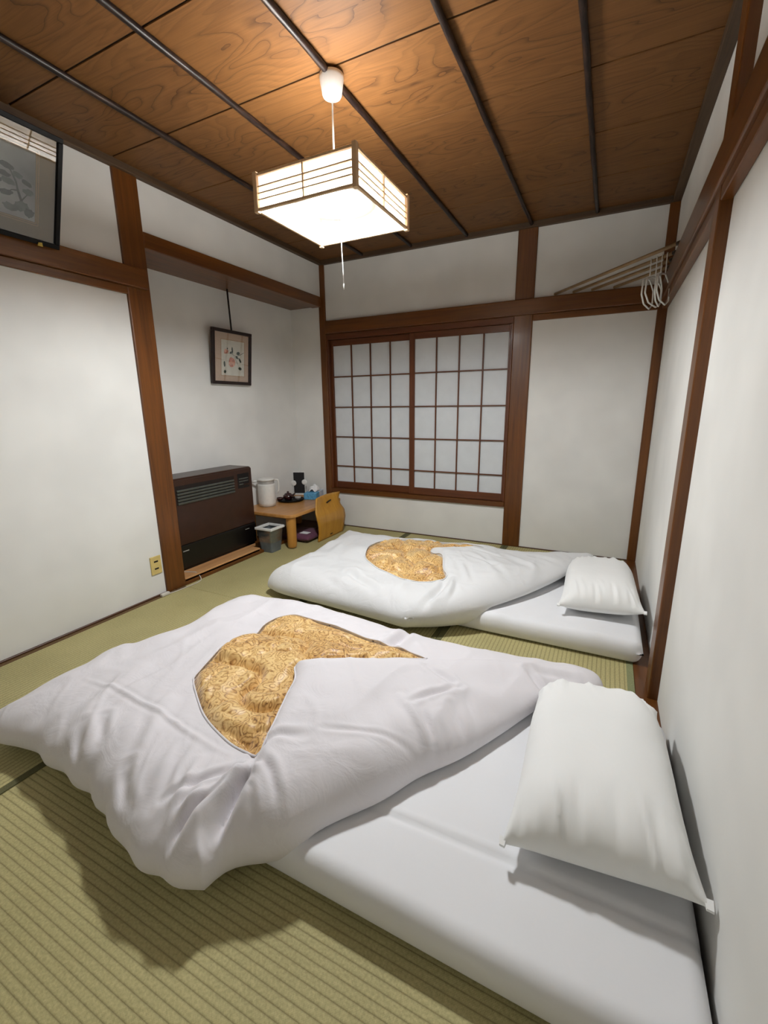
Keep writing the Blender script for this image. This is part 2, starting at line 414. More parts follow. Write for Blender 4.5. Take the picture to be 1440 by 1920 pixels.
# walls
struct(boxes('wall_back', [(AX - 0.1, 0.04, 0, 0.1, -0.03, 2.5), (0.04, 1.75, 0, 0.1, -0.03, 0.36), (0.04, 1.75, 0, 0.1, 1.78, 2.5), (1.75, XR + 0.1, 0, 0.1, -0.03, 2.5)], M['wall']))
struct(boxes('wall_left', [(-0.1, 0, YF, -1.85, -0.03, 2.5), (-0.1, 0, -1.85, 0.0, 2.12, 2.5)], M['wall']))
struct(boxes('wall_alcove', [(AX - 0.1, AX, -1.95, 0.0, -0.03, 2.2), (AX, -0.1, -1.95, -1.85, -0.03, 2.2)], M['wall']))
struct(box('wall_right', XR, XR + 0.1, YF, 0.0, -0.03, 2.5, M['wall'], None, 0))
struct(box('wall_front', -0.5, XR + 0.1, YF - 0.1, YF, -0.03, 2.5, M['wall'], None, 0))
# ceiling: lapped boards carried by thin battens
ceil = struct(box('ceiling', -0.1, XR + 0.1, YF - 0.1, 0.1, HC + 0.005, 2.56, M['slot'], None, 0))  # black backing: the shade in the board gaps is put into its colour
edges = [-0.0, -0.5, -0.98, -1.455, -1.92, -2.37, -2.83, -3.29, -3.75, YF]
for i in range(len(edges) - 1):
    y1, y0 = edges[i], edges[i + 1]; cy = (y0 + y1) / 2
    bm = bmesh.new(); add_box(bm, -1.365, 1.365, (y0 - cy) + 0.0042, (y1 - cy) - 0.0042, 0, 0.014, 0.0008)
    o = bm_obj('ceiling_board', bm, M['plank'], ceil, (1.365, cy, HC)); o.rotation_euler = (0, 0, 0)
for x in (0.45, 0.90, 1.36, 1.83, 2.252):
    n = 60; rr = [0.0125 * (1 + 0.06 * math.sin(k * 1.7 + x * 9)) for k in range(n)]
    tube('ceiling_batten', [(x + 0.0008 * math.sin(k * 0.9), YF + (0 - YF) * k / (n - 1), HC - 0.014) for k in range(n)], rr, M['batten'], ceil, 8)
# cornices
TZ0, TZ1 = 2.385, 2.45
struct(box('trim_1', 0.0, XR, -0.035, 0.0, TZ0, TZ1, M['old_x']))
struct(box('trim_2', 0.0, 0.035, YF, -0.035, TZ0, TZ1, M['old_y']))
struct(box('trim_3', XR - 0.045, XR, YF, -0.035, TZ0, TZ1, M['old_y']))
# posts
struct(box('trim_4', -0.1, 0.014, -1.917, -1.775, 0, TZ0 + 0.01, M['wood_z'], None, 0.006, 2))       # post left of the alcove
struct(box('trim_5', -0.02, 0.045, -0.018, 0.06, 0, TZ0 + 0.01, M['wood_z'], None, 0.004))           # slim corner post at the alcove
struct(box('trim_6', 1.738, 1.876, -0.014, 0.06, 0, TZ0 + 0.01, M['wood_z'], None, 0.006, 2))       # post beside the window
struct(box('trim_7', 2.672, XR, -0.02, 0.04, 0, TZ0 + 0.01, M['wood_z'], None, 0.004))               # slim post in the far right corner
struct(box('trim_8', 2.694, XR + 0.03, -1.81, -1.705, 0, TZ0 + 0.01, M['wood_z'], None, 0.005, 2))  # post on the right wall
# rails (upper tie beams)
def rail(name, boxes_):
    o = struct(boxes(name, boxes_[:1], boxes_[0][6] if len(boxes_[0]) > 6 else M['wood_x'])); return o
t9 = struct(box('trim_9', 0.0, 0.036, YF, -1.80, 1.812, 1.918, M['wood_y'], None, 0.006, 2)); box('lower_rail', 0.0, 0.018, YF, -1.917, 1.772, 1.812, M['wood_y'], t9)
t10 = struct(box('trim_10', 0.045, XR, -0.034, 0.0, 1.806, 1.916, M['wood_x'], None, 0.006, 2)); box('lower_rail', 1.876, 2.672, -0.016, 0.0, 1.762, 1.806, M['wood_x'], t10)
t11 = struct(box('trim_11', 2.682, XR, YF, -0.034, 1.806, 1.935, M['wood_y'], None, 0.006, 2)); box('lower_rail', 2.696, XR, YF, -0.02, 1.762, 1.806, M['wood_y'], t11)
# alcove lintel and soffit
t12 = struct(box('trim_12', -0.09, 0.012, -1.775, -0.018, 2.040, 2.125, M['wood_y'], None, 0.005, 2))
box('soffit', AX, -0.09, -1.85, -0.002, 2.052, 2.072, M['wood_y'], t12, 0)
# floor sills
struct(box('trim_13', -0.04, 0.012, -1.775, -0.018, -0.03, 0.022, M['wood_y'], None, 0.003))
alc_floor = struct(box('floor_alcove', AX, -0.04, -1.85, -0.0, -0.03, 0.004, M['wood_y'], None, 0))
struct(box('baseboard_left', -0.002, 0.012, YF, -1.917, -0.03, 0.010, M['dark_wood'], None, 0.002))
struct(box('baseboard_right', XT, XR, YF, -0.02, -0.03, 0.004, M['wood_y'], None, 0.002))
struct(box('baseboard_back', 0.045, 2.672, -0.012, 0.002, -0.03, 0.006, M['dark_wood'], None, 0.002))

# window with two shoji sashes
win = struct(empty('window_1', (0, 0, 0)))
box('head', 0.042, 1.738, -0.012, 0.075, 1.758, 1.806, M['shoji_x'], win)
box('sill', 0.042, 1.738, -0.022, 0.075, 0.33, 0.372, M['wood_x'], win)
box('jamb', 0.042, 0.06, -0.006, 0.075, 0.372, 1.758, M['shoji_z'], win)
box('jamb', 1.72, 1.738, -0.006, 0.075, 0.372, 1.758, M['shoji_z'], win)
def sash(x0, x1, y, lx0, lx1):
    s = empty('shoji_sash', (0, 0, 0)); s.parent = win
    z0, z1 = 0.374, 1.756; pz0, pz1 = 0.436, 1.705
    box('stile', x0, lx0, y - 0.012, y + 0.012, z0, z1, M['shoji_z'], s, 0.002)
    box('stile', lx1, x1, y - 0.012, y + 0.012, z0, z1, M['shoji_z'], s, 0.002)
    box('bottom_rail', lx0, lx1, y - 0.012, y + 0.012, z0, pz0, M['shoji_x'], s, 0.002)
    box('top_rail', lx0, lx1, y - 0.012, y + 0.012, pz1, z1, M['shoji_x'], s, 0.002)
    ys = y - 0.004
    vx = [lx0 + (lx1 - lx0) * k / 4 for k in range(5)]; hz = [pz0, 0.59, 0.873, 1.152, 1.43, pz1]
    for x in vx[1:-1]: box('lattice_bar', x - 0.005, x + 0.005, ys - 0.007, ys + 0.007, pz0, pz1, M['shoji_z'], s, 0)
    for z in hz[1:-1]: box('lattice_bar', lx0, lx1, ys - 0.0062, ys + 0.0062, z - 0.005, z + 0.005, M['shoji_x'], s, 0)
    rnd = random.Random(int(x0 * 100))
    for i in range(4):
        for j in range(5):
            nx, nz = 6, 8; vs = []; fs = []
            a0, a1, b0, b1 = vx[i], vx[i + 1], hz[j], hz[j + 1]; ph = rnd.random() * 6
            for kz in range(nz + 1):
                for kx in range(nx + 1):
                    u, v = kx / nx, kz / nz
                    d = 0.0028 * math.sin(math.pi * u) * math.sin(math.pi * v) * math.sin(ph + 5 * (u + 0.7 * v))
                    vs.append((a0 + (a1 - a0) * u, y + 0.0045 + d, b0 + (b1 - b0) * v))
            for kz in range(nz):
                for kx in range(nx):
                    q = kz * (nx + 1) + kx; fs.append((q, q + 1, q + nx + 2, q + nx + 1))
            mesh_obj('paper_pane', vs, fs, M['paper'], s, smooth=True)
    return s
sash(0.06, 0.905, 0.045, 0.082, 0.873)
sash(0.873, 1.72, 0.016, 0.921, 1.706)
box('night_shutter', 0.042, 1.738, 0.075, 0.085, 0.36, 1.78, M['slot'], win, 0)

# ------------------------------------------------------------------ pendant lamp
LX, LY = 1.36, -1.90
lamp = empty('pendant_lamp', (LX, LY, 1.905))
tag(lamp, 'square wooden lattice pendant lamp with lit paper panels hanging from the ceiling', 'lamp')
hw = 0.222; H = 0.128
for sx in (-1, 1):
    for sy in (-1, 1):
        box('corner_post', sx * hw - 0.0095, sx * hw + 0.0095, sy * hw - 0.0095, sy * hw + 0.0095, -0.006, H + 0.006, M['lamp_wood'], lamp, 0.002)
def side_box(k, a0, a1, d0, d1, z0, z1):
    # k-th side: along-axis a, outward offset d
    if k == 0: return (a0, a1, -d1, -d0, z0, z1)
    if k == 1: return (d0, d1, a0, a1, z0, z1)
    if k == 2: return (a0, a1, d0, d1, z0, z1)
    return (-d1, -d0, a0, a1, z0, z1)
for k in range(4):
    L = hw - 0.0095
    box('top_rail', *side_box(k, -L, L, hw - 0.006, hw + 0.005, H - 0.009, H), M['lamp_wood'], lamp, 0.001)
    box('bottom_rail', *side_box(k, -L, L, hw - 0.006, hw + 0.005, 0.0, 0.010), M['lamp_wood'], lamp, 0.001)
    b_ = side_box(k, -L, L, hw - 0.0048, hw - 0.0046, 0.008, H - 0.007)
    vq = [(b_[0], b_[2], b_[4]), (b_[1], b_[2], b_[4]), (b_[1], b_[2], b_[5]), (b_[0], b_[2], b_[5])] if k in (0, 2) else [(b_[0], b_[2], b_[4]), (b_[0], b_[3], b_[4]), (b_[0], b_[3], b_[5]), (b_[0], b_[2], b_[5])]
    pp = mesh_obj('paper_panel', vq, [(0, 1, 2, 3)], M['lamp_paper'], lamp)
    for fz in (0.26, 0.46, 0.67):
        z = 0.010 + (H - 0.019) * fz; box('slat', *side_box(k, -L, L, hw - 0.003, hw + 0.003, z - 0.0022, z + 0.0022), M['lamp_wood'], pp, 0)
    box('mullion', *side_box(k, -0.0028, 0.0028, hw - 0.004, hw + 0.004, 0.010, H - 0.009), M['lamp_wood'], pp, 0)
prof = [(0.004, 0.024)] + [(0.092 * math.sin(a), 0.052 - 0.028 * math.cos(a)) for a in np.linspace(0.12, math.pi / 2, 9)] + [(0.092, 0.064)]
lathe('diffuser', prof, M['em_down'], lamp, 48, cap=True)
lathe('reflector', [(0.091, 0.0645), (0.165, 0.060), (0.168, 0.062), (0.150, 0.078), (0.06, 0.092), (0.03, 0.092)], M['white_pl'], lamp, 48)
o = tube('ring_tube', [(0.118 * math.cos(a), 0.118 * math.sin(a), 0.104) for a in np.linspace(0, 2 * math.pi, 40, endpoint=False)], 0.013, M['em_up'], lamp, 10, closed=True)
tube('cord', [(0, 0, 0.092), (0, 0, 0.30), (0.0, 0, 0.452)], 0.0035, M['white_pl'], lamp, 8)
lathe('canopy', [(0.030, 0.435), (0.034, 0.433), (0.038, 0.440), (0.047, 0.490), (0.047, 0.503), (0.02, 0.503)], M['white_pl'], lamp, 32)
tube('pull_cord', [(0.03, -0.01, 0.03), (0.028, -0.008, -0.1), (0.031, -0.006, -0.20), (0.032, -0.006, -0.245)], 0.0016, M['white_pl'], lamp, 6)
lathe('pull_knob', [(0.0008, -0.266), (0.0022, -0.262), (0.0022, -0.248), (0.0012, -0.243)], M['white_pl'], lamp, 10, (0.032, -0.006, 0))

# ------------------------------------------------------------------ bedding
def rounded_slab(x0, x1, y0, y1, z0, z1, seed):
    nx, ny = 110, 120; r = 0.045; verts = []; faces = []
    u = np.linspace(0, 1, nx); v = np.linspace(0, 1, ny)
    ease = lambda t: 0.5 - 0.5 * np.cos(math.pi * t)
    U, V = np.meshgrid(0.6 * ease(u) + 0.4 * u, 0.6 * ease(v) + 0.4 * v, indexing='ij')
    X = x0 + (x1 - x0) * U; Y = y0 + (y1 - y0) * V
    dx = np.minimum(X - x0, x1 - X); dy = np.minimum(Y - y0, y1 - Y)
    ex = np.clip(1 - dx / r, 0, 1); ey = np.clip(1 - dy / r, 0, 1); q = np.clip(np.sqrt(ex ** 2 + ey ** 2), 0, 1)
    s = np.sqrt(np.maximum(0, 1 - q ** 2.4)); mid = z0 + 0.52 * (z1 - z0)
    wav = 0.006 * fbm(X * 3 + seed, Y * 3, 3)
    Z = mid + (z1 - mid) * s + wav * s
    Zl = mid - (mid - z0) * np.sqrt(np.maximum(0, 1 - q ** 3))
    # push side outwards a little unevenly
    return X, Y, Z, Zl
def two_sided(name, X, Y, Z, Zl, mat, parent, loc, keep=None):
    nx, ny = X.shape; n = nx * ny
    vt = np.stack([X.ravel() - loc[0], Y.ravel() - loc[1], Z.ravel() - loc[2]], 1)
    bmask = np.zeros((nx, ny), bool); bmask[0] = bmask[-1] = True; bmask[:, 0] = bmask[:, -1] = True
    idx_low = np.full((nx, ny), -1); idx_low[bmask] = np.arange(n).reshape(nx, ny)[bmask]
    inner = ~bmask; cnt = inner.sum(); idx_low[inner] = n + np.arange(cnt)
    vl = np.stack([X[inner] - loc[0], Y[inner] - loc[1], Zl[inner] - loc[2]], 1)
    top = np.arange(n).reshape(nx, ny)
    fs = []
    for I, flip in ((top, False), (idx_low, True)):
        a, b, c, d = I[:-1, :-1], I[1:, :-1], I[1:, 1:], I[:-1, 1:]
        q = np.stack([a, b, c, d], -1).reshape(-1, 4)
        if flip: q = q[:, ::-1]
        elif keep is not None: q = q[keep.ravel()]
        fs.append(q)
    V = np.vstack([vt, vl]); F = np.vstack(fs)
    return V, F
def quick_mesh(name, V, F, mat, parent, loc):
    me = bpy.data.meshes.new(name); me.from_pydata(V.tolist(), [], F.tolist()); me.update(); me.validate()
    me.materials.append(mat); me.polygons.foreach_set('use_smooth', [True] * len(me.polygons))
    o = bpy.data.objects.new(name, me); link(o, parent); o.location = loc; return o

def futon(label, x0, x1, y0, y1, seed, crease_y=None, ripples=()):
    X, Y, Z, Zl = rounded_slab(x0, x1, y0, y1, 0.003, 0.112, seed)
    if crease_y is not None:
        Z += -0.006 * np.exp(-((Y - crease_y - 0.012 * np.sin(X * 3)) / 0.009) ** 2) + 0.002 * np.exp(-((Y - crease_y - 0.02 - 0.012 * np.sin(X * 3)) / 0.012) ** 2)
    for (cx, cy, wx, wy, a) in ripples: Z += a * np.exp(-((X - cx) / wx) ** 2 - ((Y - cy) / wy) ** 2)
    loc = ((x0 + x1) / 2, (y0 + y1) / 2, 0)
    V, F = two_sided('m', X, Y, Z, Zl, None, None, loc)
    e = empty('futon_mattress', loc); tag(e, label, 'mattress')
    quick_mesh('fitted_sheet', V, F, M['sheet'], e, (0, 0, 0))
    return e
futon('grey-white sheeted floor mattress nearest the camera, against the right wall', 0.84, 2.722, -3.015, -2.09, 1.0, -2.815)
futon('grey-white sheeted floor mattress at the far end, below the window wall', 0.80, 2.690, -1.572, -0.64, 5.0, None, [(2.05, -1.535, .02, .03, .008), (2.11, -1.54, .012, .03, -.006), (2.5, -1.54, .03, .04, .006)])

def duvet(label, near, diag, far, left, hole, flap, creases, E4, T4, bulge, R, mat, seed, supp, tipx, N=(270, 210), name='duvet'):
    nu, nv = N
    ez = lambda t: 0.5 * t + 0.5 * (0.5 - 0.5 * np.cos(math.pi * t))
    su = ez(np.linspace(0, 1, nu)); sv = ez(np.linspace(0, 1, nv))
    def samp(c, s):
        c = catmull(c, 400); t = np.linspace(0, 1, 400); return np.stack([np.interp(s, t, c[:, 0]), np.interp(s, t, c[:, 1])], 1)
    c0 = samp(near, su); c1 = samp(far[::-1], su); d0 = samp(left[::-1], sv); d1 = samp(diag, sv)
    U, V = np.meshgrid(su, sv, indexing='ij'); U3 = U[..., None]; V3 = V[..., None]
    P = (1 - V3) * c0[:, None] + V3 * c1[:, None] + (1 - U3) * d0[None] + U3 * d1[None] - ((1 - U3) * (1 - V3) * c0[0] + U3 * (1 - V3) * c0[-1] + (1 - U3) * V3 * c1[0] + U3 * V3 * c1[-1])
    X, Y = P[..., 0].copy(), P[..., 1].copy()
    outl = np.vstack([catmull(near, 70)[:-1], catmull(diag, 70)[:-1], catmull(far, 70)[:-1], catmull(left, 70)[:-1]])
    xa, xb, ya, yb = outl[:, 0].min(), outl[:, 0].max(), outl[:, 1].min(), outl[:, 1].max()
    hole = catmull(hole, 150, True)
    def bil(q, x, y):
        a = np.clip((x - xa) / (xb - xa), 0, 1); b = np.clip((y - ya) / (yb - ya), 0, 1)
        return q[0] * (1 - a) * (1 - b) + q[1] * a * (1 - b) + q[2] * a * b + q[3] * (1 - a) * b
    def prof(x, y):
        d, _, _ = seg_dist(x, y, outl); wv = 0.15 + 0.03 * vnoise(x * 4 + seed, y * 4)
        return np.sqrt(np.maximum(0, 1 - (1 - np.clip(d / wv, 0, 1)) ** 2)), d
    def base_top(x, y):
        a = np.clip((x - xa) / (xb - xa), 0, 1); b = np.clip((y - ya) / (yb - ya), 0, 1)
        return bil(T4, x, y) + bulge * np.sin(math.pi * a) * np.sin(math.pi * b) + 0.030 * fbm(x * 3.1 + seed, y * 3.1 + seed, 3)
    def flap_r(x, y):
        d, _, _ = seg_dist(x, y, flap); i = inside(x, y, flap)
        return np.where(i, R * (1 - 0.75 * sstep(x, tipx[0], tipx[1])) * np.sqrt(np.maximum(0, 1 - (1 - np.clip(d / 0.07, 0, 1)) ** 2)), 0)
    def cover_top(X, Y):
        S, D = prof(X, Y); E = bil(E4, X, Y)
        T = base_top(X, Y) + flap_r(X, Y)
        for pts, wdt, amp in creases:
            c = catmull(pts, 24) if len(pts) > 2 else np.asarray(pts)
            L_ = np.hypot(*np.diff(c, axis=0).T).sum(); e0 = np.hypot(X - c[0][0], Y - c[0][1]); e1 = np.hypot(X - c[-1][0], Y - c[-1][1])
            d, _, _ = seg_dist(X, Y, c, False); tp_ = np.minimum(1, np.minimum(e0, e1) / (0.35 * L_) + 0.15)
            T = T + amp * tp_ * (np.exp(-(d / wdt) ** 2) - 0.45 * np.exp(-((d - 1.9 * wdt) / (1.1 * wdt)) ** 2))
        T = T + 0.010 * vnoise(X * 17 + 3 * np.sin(Y * 7), Y * 5 + seed) * (1 - sstep(D, 0.02, 0.35))
        wx_ = X + 0.05 * vnoise(X * 5 + 9, Y * 5 + seed); wy_ = Y + 0.05 * vnoise(X * 5 + seed, Y * 5 + 31)
        rg = lambda a, b: 1 - np.minimum(1, np.abs(vnoise(a, b)) * 7)
        T = T + 0.0045 * rg(wx_ * 5 + seed, wy_ * 3.2 + 7) + 0.0032 * rg(wx_ * 9 + wy_ * 6 + 4, wy_ * 4 - wx_ * 3 + seed)
        return E + (T - E) * S, S, E
    Zt, S, E = cover_top(X, Y)
    inm = sstep(X, supp[0] - 0.0, supp[0] + 0.05) * sstep(Y, supp[1], supp[1] + 0.06) * (1 - sstep(Y, supp[2] - 0.06, supp[2])) * (1 - sstep(X, supp[3] - .03, supp[3]))
    sup = 0.006 + 0.116 * inm
    Zl = np.minimum(Zt - 0.004, np.maximum(sup, E - (E - sup) * S)); Zl = np.maximum(Zl, sup)
    Zt = np.maximum(Zt, Zl + 0.004 * S)
    # opening in the cover
    Xc = (X[:-1, :-1] + X[1:, 1:]) / 2; Yc = (Y[:-1, :-1] + Y[1:, 1:]) / 2
    keep = ~inside(Xc, Yc, hole)
    use = np.zeros(X.shape, int)
    for a in (0, 1):
        for b in (0, 1): use[a:a + nu - 1, b:b + nv - 1] += keep
    rim = (use > 0) & (use < 4); rim[0] = rim[-1] = False; rim[:, 0] = rim[:, -1] = False
    _, qx, qy = seg_dist(X[rim], Y[rim], hole); X2, Y2 = X.copy(), Y.copy(); X2[rim] = qx; Y2[rim] = qy; Zt[rim] = cover_top(qx, qy)[0]
    loc = ((xa + xb) / 2, (ya + yb) / 2, 0)
    e = empty(name, loc); tag(e, label, 'duvet')
    # inner quilt height
    def gold_h(x, y):
        s, _ = prof(x, y); g = base_top(x, y); dd, _, _ = seg_dist(x, y, hole); ins = inside(x, y, hole)
        wx = x + 0.05 * vnoise(x * 7 + 1, y * 7 + seed); wy = y + 0.05 * vnoise(x * 7 + seed, y * 7 + 8)
        rd = np.minimum(1, np.abs(vnoise(wx * 7.5 + 2 * seed, wy * 7.5)) * 4.5); rd2 = np.minimum(1, np.abs(vnoise(wx * 14 + seed, wy * 14 + 3)) * 5)
        lump = 0.042 * (rd ** 0.6 - 0.75) + 0.011 * (rd2 ** 0.7 - 0.7) + 0.03 * vnoise(x * 5, y * 5 + seed)
        z = g + 0.006 + lump * sstep(dd, 0.0, 0.035) - 0.014 * np.exp(-(dd / 0.014) ** 2)
        z = np.where(ins, z, g - 0.030)
        Ee = bil(E4, x, y); return Ee + (z - Ee) * s
    V, F = two_sided('c', X2, Y2, Zt, Zl, None, None, loc, keep)
    # hem of the opening: turn the edge down into the cover
    top = np.arange(nu * nv).reshape(nu, nv)
    a, b, c, d = top[:-1, :-1], top[1:, :-1], top[1:, 1:], top[:-1, 1:]
    Q = np.stack([a, b, c, d], -1).reshape(-1, 4)[keep.ravel()]
    eg = {}
    for q in Q:
        for k in range(4):
            p, r = int(q[k]), int(q[(k + 1) % 4]); key = (min(p, r), max(p, r))
            if key in eg: eg[key] = None
            else: eg[key] = (p, r)
    rimset = set(np.nonzero(rim.ravel())[0].tolist())
    be = [v for v in eg.values() if v is not None and v[0] in rimset and v[1] in rimset]
    ids = sorted({i for v in be for i in v}); base = len(V); mp = {i: base + k for k, i in enumerate(ids)}
    gx = V[ids, 0] + loc[0]; gy = V[ids, 1] + loc[1]
    gz = np.minimum(V[ids, 2] - 0.008, gold_h(gx, gy) - 0.006)
    sk = np.stack([V[ids, 0], V[ids, 1], gz], 1); V = np.vstack([V, sk])
    sf = np.array([(p, r, mp[r], mp[p])[::-1] for p, r in be])
    F = np.vstack([F, sf])
    cov = quick_mesh('cover', V, F, mat, e, (0, 0, 0))
    hz_ = np.maximum(cover_top(hole[:, 0], hole[:, 1])[0], gold_h(hole[:, 0], hole[:, 1])) + 0.001
    hz_ = (hz_ + np.roll(hz_, 1) + np.roll(hz_, -1)) / 3
    tube('hem', [(p[0] - loc[0], p[1] - loc[1], z_) for p, z_ in zip(hole, hz_)], 0.0032, mat, e, 6, closed=True)
    # inner quilt
    hx0, hx1, hy0, hy1 = hole[:, 0].min() - .03, hole[:, 0].max() + .03, hole[:, 1].min() - .03, hole[:, 1].max() + .03
    gx = np.arange(hx0, hx1, 0.0065); gy = np.arange(hy0, hy1, 0.0065); GX, GY = np.meshgrid(gx, gy, indexing='ij')
    GZ = gold_h(GX, GY)
    dd, _, _ = seg_dist(GX, GY, hole); ok = inside(GX, GY, hole) | (dd < 0.012)
    I = np.arange(GX.size).reshape(GX.shape); okq = ok[:-1, :-1] & ok[1:, :-1] & ok[1:, 1:] & ok[:-1, 1:]
    FQ = np.stack([I[:-1, :-1], I[1:, :-1], I[1:, 1:], I[:-1, 1:]], -1).reshape(-1, 4)[okq.ravel()]
    used = np.unique(FQ); mp2 = np.full(GX.size, -1); mp2[used] = np.arange(len(used))
    VG = np.stack([GX.ravel() - loc[0], GY.ravel() - loc[1], GZ.ravel()], 1)[used]
    q = quick_mesh('inner_quilt', VG, mp2[FQ], M['gold'], e, (0, 0, 0)); tag(q, 'gold paisley inner quilt showing through the opening')
    return e

# near bed
near1 = [(0.60, -3.10), (0.68, -3.112), (0.78, -3.092), (0.88, -3.080), (0.962, -3.098), (1.05, -3.092), (1.136, -3.110), (1.21, -3.106), (1.27, -3.128), (1.33, -3.134), (1.391, -3.160), (1.47, -3.172), (1.546, -3.192), (1.60, -3.180), (1.655, -3.182), (1.725, -3.155)]
diag1 = [(1.725, -3.155), (1.745, -3.09), (1.815, -3.04), (1.865, -2.995), (1.925, -2.905), (2.005, -2.80), (2.065, -2.69), (2.155, -2.57), (2.24, -2.42), (2.31, -2.28), (2.36, -2.19), (2.43, -2.13), (2.505, -2.09)]
far1 = [(2.505, -2.09), (2.525, -2.03), (2.50, -1.965), (2.42, -1.93), (2.33, -1.95), (2.206, -1.965), (2.121, -1.965), (1.933, -1.975), (1.779, -1.98), (1.638, -1.96), (1.402, -1.94), (1.127, -1.91), (0.90, -1.925), (0.78, -1.94)]
left1 = [(0.78, -1.94), (0.71, -2.06), (0.715, -2.36), (0.675, -2.53), (0.605, -2.66), (0.605, -2.80), (0.60, -2.88), (0.60, -2.97), (0.59, -3.05), (0.60, -3.10)]
hole1 = [(1.225, -2.733), (1.195, -2.684), (1.152, -2.523), (1.155, -2.43), (1.184, -2.376), (1.159, -2.294), (1.172, -2.212), (1.231, -2.159), (1.311, -2.158), (1.41, -2.187), (1.511, -2.205), (1.598, -2.206), (1.673, -2.215), (1.74, -2.228), (1.83, -2.228), (1.915, -2.240), (1.84, -2.292), (1.73, -2.37), (1.626, -2.452), (1.547, -2.509), (1.523, -2.539), (1.583, -2.617), (1.606, -2.692), (1.647, -2.792), (1.673, -2.863), (1.683, -2.913), (1.646, -2.912), (1.572, -2.902), (1.49, -2.878), (1.415, -2.85), (1.339, -2.81)]
flap1 = [(1.94, -2.22), (1.52, -2.535), (1.60, -2.70), (1.690, -2.93), (1.719, -3.036), (1.74, -3.3), (2.4, -3.2), (2.8, -2.3), (2.6, -1.9), (2.3, -2.05)]
cr1 = [([(0.807, -2.863), (1.001, -2.869), (1.183, -2.888), (1.359, -2.909), (1.48, -2.926), (1.603, -2.935)], .007, .006),
 ([(1.347, -3.07), (1.402, -3.114), (1.455, -3.144)], .014, -.014), ([(1.046, -3.018), (1.137, -3.091), (1.205, -3.149)], .014, -.014), ([(1.097, -2.974), (1.188, -3.042)], .014, -.009),
 ([(1.534, -2.979), (1.577, -3.085), (1.598, -3.18)], .012, .012), ([(1.683, -2.949), (1.678, -3.009), (1.668, -3.089), (1.660, -3.165)], .013, .020), ([(1.700, -2.950), (1.708, -3.040), (1.715, -3.120)], .012, -.034), ([(1.690, -2.96), (1.64, -3.04), (1.60, -3.13)], .010, .014), ([(1.665, -2.96), (1.60, -3.02), (1.54, -3.10)], .010, -.012), ([(1.740, -3.00), (1.752, -3.06)], .010, .012),
 ([(1.640, -3.021), (1.632, -3.121), (1.63, -3.17)], .010, -.022), ([(1.768, -3.082), (1.784, -3.153)], .012, .012),
 ([(2.079, -2.37), (1.941, -2.311)], .012, -.012), ([(2.085, -2.377), (2.021, -2.447), (1.971, -2.531)], .011, -.012), ([(2.092, -2.381), (2.196, -2.507)], .012, -.008),
 ([(2.011, -2.541), (2.136, -2.678)], .012, -.012), ([(2.068, -2.527), (2.185, -2.665)], .010, .010), ([(2.086, -2.476), (2.202, -2.59)], .011, -.011), ([(1.93, -2.521), (2.1, -2.662)], .011, .010),
 ([(2.37, -2.22), (2.266, -2.135)], .012, -.018), ([(1.795, -2.779), (1.961, -2.701), (2.107, -2.681)], .007, -.006), ([(1.674, -2.93), (1.696, -2.856), (1.77, -2.821)], .012, -.010),
 ([(1.70, -2.93), (1.756, -2.948), (1.824, -3.0)], .011, -.012), ([(1.70, -2.945), (1.745, -2.986), (1.793, -3.031)], .010, .010), ([(1.755, -2.254), (1.754, -2.12), (1.75, -2.0)], .018, -.030),
 ([(0.878, -2.715), (0.941, -2.571), (0.929, -2.363)], .03, .008), ([(2.287, -2.127), (2.379, -2.10), (2.457, -2.09)], .015, -.010),
 ([(1.25, -2.85), (1.33, -2.99), (1.38, -3.05)], .02, .008), ([(0.95, -2.75), (1.0, -2.95), (1.05, -3.05)], .03, .008), ([(1.45, -2.95), (1.50, -3.05), (1.53, -3.12)], .014, -.010)]
d1 = duvet('lavender-white duvet folded back on the near mattress, large gold opening', near1, diag1, far1, left1, hole1, flap1, cr1,
      (0.06, 0.15, 0.14, 0.08), (0.17, 0.235, 0.175, 0.20), 0.035, 0.05, M['duvet_near'], 2.3, (0.84, -3.0, -2.1, 2.7), (1.60, 1.92))

tube('tie_tape', [(2.515 - d1.location.x, -2.075 - d1.location.y, 0.165), (2.532 - d1.location.x, -2.088 - d1.location.y, 0.160), (2.545 - d1.location.x, -2.094 - d1.location.y, 0.150)], 0.004, M['duvet_far'], d1, 6)
# far bed
near2 = [(0.62, -1.66), (0.75, -1.70), (1.064, -1.73), (1.44, -1.772), (1.593, -1.788), (1.655, -1.765)]
diag2 = [(1.655, -1.765), (1.775, -1.703), (1.94, -1.575), (2.095, -1.37), (2.21, -1.175), (2.31, -0.96), (2.36, -0.79), (2.45, -0.68)]
far2 = [(2.45, -0.68), (2.44, -0.62), (2.30, -0.63), (2.031, -0.675), (1.703, -0.69), (1.377, -0.675), (1.054, -0.685), (0.75, -0.67), (0.66, -0.66)]
left2 = [(0.66, -0.66), (0.60, -0.76), (0.635, -1.162), (0.63, -1.361), (0.61, -1.546), (0.60, -1.62), (0.62, -1.66)]
hole2 = [(1.121, -1.283), (1.063, -1.037), (1.136, -0.937), (1.332, -0.840), (1.573, -0.838), (1.79, -0.868), (1.635, -0.954), (1.483, -1.044), (1.599, -1.157), (1.668, -1.335), (1.72, -1.433), (1.656, -1.507), (1.507, -1.541), (1.343, -1.485), (1.211, -1.391)]
flap2 = [(1.82, -0.86), (1.475, -1.04), (1.60, -1.157), (1.715, -1.433), (1.731, -1.6), (1.66, -1.9), (2.3, -1.8), (2.7, -0.7), (2.5, -0.55), (2.1, -0.7)]
